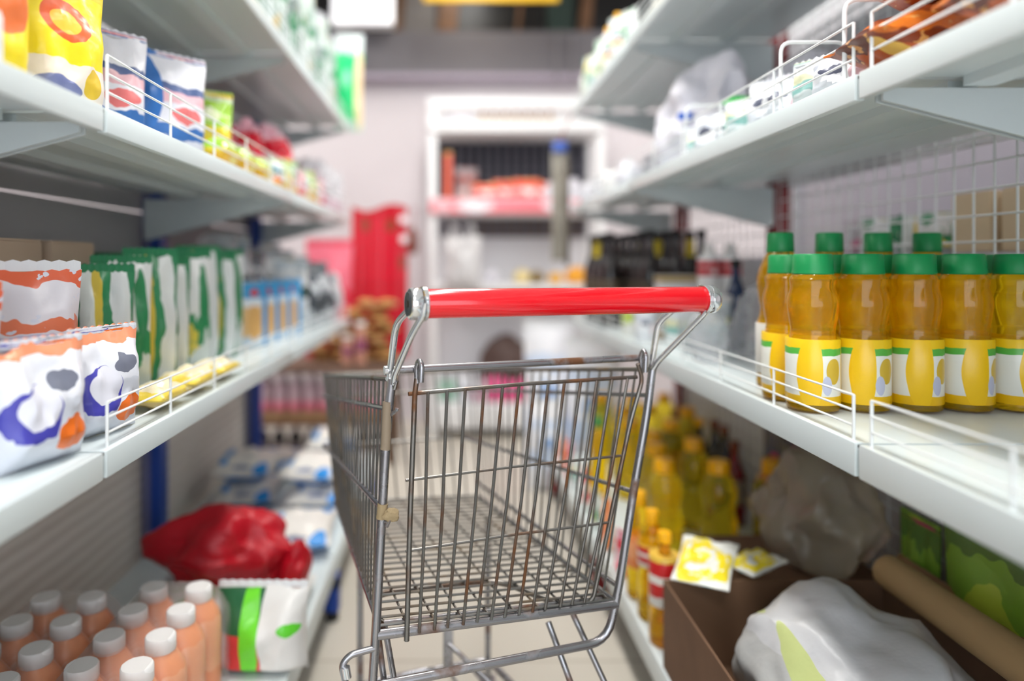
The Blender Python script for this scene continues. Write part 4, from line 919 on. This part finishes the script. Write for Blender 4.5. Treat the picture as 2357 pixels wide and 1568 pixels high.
obj('hanging_corner', bm, M_redbag, t)
lying('rice_bag', 'plain white rice bag underneath the red plastic bag', 'rice bag', (-.63, 1.69, z), 0, .22, .24, .06, P_ricew, 403)
k = 0
for (x, y, dz, rz) in ((-.46, 2.08, 0, .1), (-.46, 2.42, 0, .05), (-.72, 2.45, 0, .1), (-.48, 2.42, .088, -.1), (-.73, 2.46, .088, .1), (-.47, 2.76, 0, 0), (-.73, 2.80, 0, .1), (-.48, 2.78, .088, .1)):
    lying('flour_sack', 'blue and white flour sack on the left base shelf, %s layer, %s' % (['bottom', 'upper'][dz > 0], ordn(k)), 'flour sack', (x, y, z+dz), rz, .21, .29, .083, P_bw, 410+k, 'blue and white flour sacks'); k += 1
#@@PART4

# ------------------------------------------------------------------ far end: display rack against the back wall
M_rack = mat('white rack enamel', (240, 240, 240), .4)
M_dgrid = mat('grey wire grid', (104, 104, 116), .5)
yf, yb = 4.10, 4.50
def X(px, y=yf): return (px-HX)/F*y
def Z(py, y=yf): return EYE-(py-HY)/F*y
rk = thing('display_rack', 'white display rack standing against the back wall at the end of the aisle', 'display rack', (0, 0, 0))
xl, xr = X(986), X(1392)
for px_ in (xl, xr-.05):
    for yy in (yf, yb-.05): obj('rack_post', B((px_, yy, 0), (px_+.05, yy+.05, Z(228)), .004), M_rack, rk)
obj('header_panel', B((xl-.005, yf-.012, Z(249)), (xr+.005, yf+.02, Z(225)), .006), M_rack, rk)
def rshelf(pt, pb, strip=None):
    s = obj('rack_shelf', B((xl+.002, yf-.02, Z(pb)), (xr-.002, yb-.002, Z(pt)), .006), M_rack, rk)
    if strip: obj('price_strip', B((xl+.01, yf-.026, Z(pb)+.006), (xr-.15, yf-.0205, Z(pt)-.004), .002), strip, s)
    return s
rshelf(281, 304); rshelf(457, 494, pmat('pink and red price strip', [(0, (238, 120, 130)), (.5, (236, 150, 160))], [(.3, .5, .13, .4, (240, 236, 240)), (.86, .5, .12, .4, (240, 232, 238)), (.08, .5, .06, .5, (244, 190, 196))], bump=0, wob=.3)); rshelf(655, 668)
bm = bmesh.new()
n = 16
for i in range(n+1): tube(bm, [(xl+.05+(xr-xl-.1)*i/n, yb-.06, Z(545, yb)), (xl+.05+(xr-xl-.1)*i/n, yb-.06, Z(330, yb))], .012, 8)
for k_ in range(11): tube(bm, [(xl+.05, yb-.056, Z(335+20*k_, yb)), (xr-.05, yb-.056, Z(335+20*k_, yb))], .003, 5)
obj('wire_grid', bm, M_dgrid, rk)
obj('slot_backing', B((xl+.05, yf+.12, Z(281)), (xr-.05, yf+.13, Z(249))), M_rack, rk)
obj('dark_backing', B((xl+.05, yb-.04, Z(500, yb)), (xr-.05, yb-.03, Z(325, yb))), mat('charcoal backing', (20, 20, 26), .7), rk)
obj('brown_backing', B((xl+.3, yb-.05, Z(546, yb)), (xr-.05, yb-.041, Z(500, yb))), mat('brown board backing', (112, 96, 84), .7), rk)
obj('lower_backing', B((xl+.05, yb-.04, .2), (xr-.05, yb-.03, Z(547, yb))), mat('light grey backing', (220, 220, 224), .6), rk)
obj('rack_base', B((xl+.03, yf-.02, .055), (xr-.03, yb, Z(930)), .01), M_rack, rk)
# brown hooked ornaments in the slot under the header
M_orn = mat('brown beads', (150, 84, 44), .5); M_orb = mat('beige beads', (214, 196, 172), .5)
for i in range(7):
    x = X(1112+26*i)
    t = thing('bead_ornament', 'brown and beige hanging bead ornament under the rack header, %s from the left' % ['first', 'second', 'third', 'fourth', 'fifth', 'sixth', 'seventh'][i], 'ornament', (x, yf+.04, Z(281)+.002), 0, 'bead ornaments under the rack header')
    obj('bead_block', B((-.008, -.008, .038), (.008, .008, Z(249)-Z(281)-.003), .003), M_orn, t)
    obj('bead_fringe', lathe(bmesh.new(), [(.006, 0), (.026, .012), (.03, .03), (.012, .04)], 14), M_orb, t)
crumple('white_folded_cloth', 'white folded cloth lying in the slot under the rack header at left', 'cloth', (X(1060), yf+.062, Z(281)+.002), (.09, .038, .03), M_white, 500, None, .15)
# goods on the rack's middle shelf
z = Z(457)+.002
for i, (px, w_, h_) in enumerate(((1120, .17, .09), (1165, .15, .12), (1215, .17, .12), (1250, .12, .11))):
    pouch('noodle_packet', 'red and orange noodle packet on the white rack, %s from the left' % ['first', 'second', 'third', 'fourth'][i], 'packet', (X(px), yf+.06+.07*(i % 2), z), .1*(i-1), w_, h_, .055, pmat('red and orange noodle print', [(0, (236, 80, 76)), (.3, (244, 200, 196)), (.55, (232, 52, 52)), (.85, (228, 150, 50))], [(.5, .4, .2, .16, (250, 236, 232))], wob=.15), None, 510+i, 'red noodle packets on the rack')
pouch('noodle_packet', 'dull red and brown bag near the left post of the white rack', 'packet', (X(1075), yf+.16, z), .2, .14, .2, .06, pmat('dull red and grey print', [(0, (206, 180, 176)), (.3, (170, 140, 138)), (.6, (150, 60, 50)), (.8, (170, 160, 162))], wob=.15), None, 516)
t = thing('orange_box', 'small orange red upright box beside the left rack post', 'box', (X(1031), yf+.09, z)); obj('box_body', B((-.022, -.03, 0), (.022, .03, .27), .003), mat('orange red card', (226, 104, 80), .5), t); obj('box_lid', B((-.024, -.032, .27), (.024, .032, .29), .003), mat('amber card', (206, 160, 90), .5), t)
for i, (px, s) in enumerate(((1275, 1), (1328, 1.2), (1362, 1))):
    crumple('wrapped_bundle', 'white wrapped bundle on the rack shelf behind the hanging strip, %s' % ['left', 'middle', 'right'][i], 'bundle', (X(px), yf+.12, z), (.05*s, .05, .06*s), M_white, 520+i, None, .2, sub=3)
# on the counter shelf
z = Z(655)+.002
for i, (px, s, m_, nm) in enumerate(((1135, .9, M_white, 'white tub shaped bundle'), (1205, 1, mat('cream fruit', (226, 206, 150), .5), 'cream coloured heap'), (1240, .9, mat('olive brown bundle', (128, 108, 70), .6), 'olive brown bundle'), (1285, .8, mat('amber fruit', (236, 178, 70), .5), 'small amber heap'), (1335, 1.2, mat('orange fruit', (240, 168, 50), .5), 'bright orange yellow heap'))):
    crumple('produce_bundle', nm+' on the counter shelf of the white rack', 'produce bag', (X(px), yf+.12, z), (.055*s, .06, .05*s), m_, 530+i, None, .2, sub=3)
t = thing('hanging_carrier_bag', 'grey white plastic bag hanging on the rack above the counter shelf', 'plastic bag', (X(1065), yf-.06, Z(664)))
obj('bag_body', pouch_bm(.22, Z(545)-Z(664), .06, 540, wr=.02), mat('grey white film', (214, 212, 212), .35, bump=.7, bscale=18), t)
hb = bmesh.new()
for s in (-.05, .05): tube(hb, [(s-.02, 0, Z(550)-Z(664)), (s-.01, 0, Z(520)-Z(664)), (s+.01, 0, Z(520)-Z(664)), (s+.02, 0, Z(550)-Z(664))], .006, 8, .02)
obj('carry_handle', hb, mat('grey white film', (214, 212, 212), .35, bump=.7, bscale=18), t)
# on and before the base
z = Z(930)+.002
for i, (px, w_, m_, nm) in enumerate(((1105, .11, P_pinkclear, 'pale pink'), (1140, .12, mat('hot pink film', (226, 84, 140), .3), 'hot pink'), (1185, .13, mat('hot pink film', (226, 84, 140), .3), 'rose pink'), (1225, .10, mat('hot pink film', (226, 84, 140), .3), 'deep pink'), (1030, .11, mat('green tinted film', (150, 190, 170), .3), 'greyish green'), (1070, .09, P_paper, 'pale cream'))):
    pouch('tissue_pack', nm+' tissue pack standing on the white rack base', 'tissue pack', (X(px), yf+.07, z), 0, w_, .13+.02*(i % 2), .06, m_, None, 550+i)
crumple('dark_round_bundle', 'dark brown round bundle behind the pink tissue packs', 'bundle', (X(1175), yf+.26, z), (.17, .09, .22), mat('dark brown film', (92, 72, 66), .5), 560, None, .12, sub=4)
# hanging strip at the end of the right shelves
t = thing('sachet_strip', 'long grey hanging strip of sachets with a blue clip, ending the right shelves', 'sachet strip', (.495, 3.13, 1.06))
obj('sachets', pouch_bm(.075, .50, .03, 71, wr=.02), mat('grey beige sachet', (158, 152, 140), .4, bump=.4), t)
bm = B((.018, -.034, -.02), (.042, -.018, .46), .004); obj('dark_side_strip', bm, mat('dark taupe strip', (98, 90, 82), .5), t)
obj('blue_clip', B((-.032, -.02, .495), (.032, .02, .545), .008), mat('blue clip plastic', (70, 100, 180), .35), t)
obj('cord', tube(bmesh.new(), [(0, 0, .545), (.03, -.02, .62), (.047, -.06, .655)], .003, 6), mat('crimson cord', (150, 40, 60), .5), t)
# white sacks by the end of the right shelves
for i, (px, y, w_, h_) in enumerate(((1365, 3.22, .26, .70), (1262, 3.42, .25, .76), (1258, 3.16, .17, .42))):
    pouch('rice_sack', ['tall white and pale blue rice sack right behind the end of the right shelves', 'tall white rice sack standing on the floor at the aisle end', 'short white rice sack at the foot of the tall ones'][i], 'rice sack', (X(px, y), y, 0.001), -.2+.1*i, w_, h_, .13, pmat('white sack pale blue print', [(0, (226, 230, 238)), (.3, (196, 212, 236)), (.45, (232, 234, 240)), (.7, (206, 218, 238)), (.8, (236, 236, 240))], [(.5, .55, .2, .08, (150, 180, 224))], wob=.12), M_wall_s, 570+i)
# ------------------------------------------------------------------ far left: timber shelves
yw = 3.55
wr = thing('timber_shelf_rack', 'low brown timber shelf rack beyond the left shelving', 'shelf rack', (0, 0, 0))
wx0, wx1 = -1.35, (905-HX)/F*yw
for x in (wx0, wx1-.04):
    for y in (yw, yw+.41): obj('rack_leg', B((x, y, 0), (x+.04, y+.04, .475), .003), M_wood, wr)
obj('top_board', B((wx0, yw-.01, .475), (wx1, yw+.46, .52), .004), mat('weathered brown board', (124, 96, 80), .6, var=.25, vscale=8), wr)
obj('lower_board', B((wx0, yw, .20), (wx1, yw+.45, .225), .004), M_wood, wr)
# shrink-wrapped pink drink bottles in card trays
n_ = 0
pb = None
for c in range(9):
    for r_ in range(2):
        x = wx1-.125-.08*c; y = yw+.07+.085*r_
        lb = 'pink drink bottle on the lower timber board, %s row, %s from the right' % (['front', 'rear'][r_], ['first', 'second', 'third', 'fourth', 'fifth', 'sixth', 'seventh', 'eighth', 'ninth'][c])
        if not pb: pb = bottle('drink_bottle', lb, 'drink bottle', (x, y, .245), .205, .034, mat('pale pink drink', (226, 196, 206), .15, trans=.3), mat('pink white cap', (240, 224, 230), .4), mat('pink label', (232, 130, 150), .4), (.12, .36), 'pink drink bottles on the timber rack', 'drink')
        else: dup(pb, (x, y, .245), 0, lb)
for i in range(3):
    x = wx1-.083-.245*i
    bm = bmesh.new(); W2, D2 = .235, .20
    box(bm, (x-W2, yw+.015, .227), (x, yw+.015+D2, .232)); box(bm, (x-W2, yw+.015, .232), (x, yw+.019, .275)); box(bm, (x-W2, yw+.011+D2, .232), (x, yw+.015+D2, .275))
    box(bm, (x-W2, yw+.019, .232), (x-W2+.004, yw+.011+D2, .275)); box(bm, (x-.004, yw+.019, .232), (x, yw+.011+D2, .275))
    tag(obj('card_tray', bm, M_card, smooth=False), 'brown card tray under the pink drink bottles, %s from the right' % ['first', 'second', 'third'][i], 'tray', 'card trays')
db = None
for c in range(8):
    x = wx1-.09-.088*c
    lb = 'dark bottle on the floor under the timber rack, %s from the right' % ['first', 'second', 'third', 'fourth', 'fifth', 'sixth', 'seventh', 'eighth'][c]
    if not db: db = bottle('dark_drink_bottle', lb, 'drink bottle', (x, yw+.1, .001), .18, .036, M_dark, mat('pale grey cap', (190, 180, 180), .4), mat('grey brown label', (110, 96, 96), .5), (.2, .5), 'dark bottles under the timber rack', 'drink')
    else: dup(db, (x, yw+.1, .001), 0, lb)
# tall red foil gift pack and gold snacks on the board
t = thing('red_gift_pack', 'tall shiny red foil pack with gold medallions standing on the timber rack', 'gift pack', (-.395, 3.86, .521))
bm = bmesh.new(); prof = []
for k_ in range(21):
    f = k_/20; xx = -.17+.32*f; prof.append((xx, .025*math.sin(f*9)))
lo_ = [bm.verts.new((a, b_-.03, 0)) for a, b_ in prof]; hi_ = [bm.verts.new((a*(1-.04), b_-.03, .84+.02*math.sin(a*20))) for a, b_ in prof]
lo2 = [bm.verts.new((a, b_+.03, 0)) for a, b_ in prof]; hi2 = [bm.verts.new((a*(1-.04), b_+.03, .84+.02*math.sin(a*20))) for a, b_ in prof]
for k_ in range(20):
    bm.faces.new((lo_[k_], lo_[k_+1], hi_[k_+1], hi_[k_])); bm.faces.new((lo2[k_+1], lo2[k_], hi2[k_], hi2[k_+1])); bm.faces.new((hi_[k_], hi_[k_+1], hi2[k_+1], hi2[k_])); bm.faces.new((lo_[k_+1], lo_[k_], lo2[k_], lo2[k_+1]))
bm.faces.new((lo_[0], hi_[0], hi2[0], lo2[0])); bm.faces.new((lo_[-1], lo2[-1], hi2[-1], hi_[-1]))
obj('foil_sheet', bm, P_redgold, t)
for (x, zz) in ((.125, .77), (.13, .66)):
    obj('white_seal', lathe(bmesh.new(), [(.006, 0), (.024, .003), (.022, .008), (.008, .012)], 18, Matrix.Translation((x, -.035, zz)) @ Matrix.Rotation(PI/2, 4, 'X')), mat('pearly seal', (250, 240, 244), .15), t)
pouch('red_gift_pack', 'lower rose red pack leaning behind the left lower shelf end', 'gift pack', (-.68, 3.80, .521), .05, .26, .66, .07, pmat('rose red foil', [(0, (226, 60, 84)), (.6, (240, 120, 140))], bump=.4, wob=.2), None, 601)
k_ = 0
for lay in range(7):
    for i in range([4, 4, 3, 3, 3, 2, 2][lay]):
        x = -.345-.115*i-.03*(lay % 3)
        lying('snack_packet', 'gold and brown snack packet before the red foil pack, %s layer, %s from right' % (['bottom', 'second', 'third', 'fourth', 'fifth', 'sixth', 'top'][lay], ['first', 'second', 'third', 'fourth'][i]), 'snack packet', (x, 3.68+.02*((i+lay) % 2), .521+.047*lay), .2*((i*2+lay) % 3-1), .108, .13, .043, P_gold, 610+k_, 'gold snack packets'); k_ += 1
for i, (x, h_) in enumerate(((-.475, .22), (-.545, .15))):
    bottle('white_capped_jar', ['tall pinkish jar with a wide white cap before the gold packets', 'shorter pinkish jar with a white cap before the gold packets'][i], 'jar', (x, 3.565, .521), h_, .028, mat('pinkish paste', (196, 140, 120), .3), M_wcap, mat('plum label', (150, 80, 110), .5), (.3, .6), None, 'jug', .9)
# brown tassels hanging on the wall beside the red pack
t = thing('hanging_tassel', 'brown bundle hanging beside the tall red pack', 'tassel', (X(950, 4.0), 4.0, 1.10))
obj('tassel_body', crumple_bm(.03, .03, .085, 620, .3, 4), mat('brown fibre', (120, 62, 46), .6), t)
obj('cord', tube(bmesh.new(), [(0, 0, .11), (0, .1, .28), (0, .549, .30)], .003, 6), mat('crimson cord', (150, 40, 60), .5), t)

# ------------------------------------------------------------------ goods of the next aisle, seen through the wire mesh on the right
t = thing('neighbour_shelf', 'white shelf of the next aisle seen through the wire mesh on the right', 'shelves', (0, 0, 0))
obj('shelf', B((1.05, .6, .80), (1.5, 3.0, .83), .004), M_shelf, t)
obj('back_board', B((1.5, .6, 0), (1.52, 3.0, 1.9)), mat('pale lilac board', (222, 220, 228), .6), t)
for y in (.62, 2.94): obj('post', B((1.44, y, 0), (1.5, y+.04, 1.9), .003), M_rack, t)
wc = None
for i in range(8):
    lb = 'white carton of the next aisle behind the wire mesh, %s' % ordn(i)
    if not wc: wc = carton('white_carton', lb, 'box', (1.22, .95, .832), 0, .2, .2, .24, mat('white carton card', (226, 224, 230), .6), None, 'white cartons of the next aisle')
    else: dup(wc, (1.22, .95+.235*i, .832), 0, lb)
for i, (x, y, m_) in enumerate(((1.20, 1.66, P_gw2), (1.22, 1.76, P_gw), (1.20, 1.90, P_gw2), (1.24, 2.04, P_pinkclear))):
    pouch('snack_bag', ['green and white', 'striped green', 'second green and white', 'pink and white'][i]+' packet on top of the next aisle cartons, through the mesh', 'bag', (x, y, 1.074), -PI/2+.7, .12, .10, .04, m_, None, 700+i)
for i, (y) in enumerate((1.36, 1.50)):
    carton('cream_carton', 'small cream carton on the next aisle cartons, %s' % ['nearer', 'farther'][i], 'box', (1.20, y, 1.074), 0, .12, .11, .13, mat('cream card', (228, 206, 170), .6), None)
pouch('snack_bag', 'yellow packet at the right picture edge behind the wire mesh', 'bag', (1.16, 1.20, 1.074), -PI/2+.7, .12, .15, .05, P_gy, None, 710)
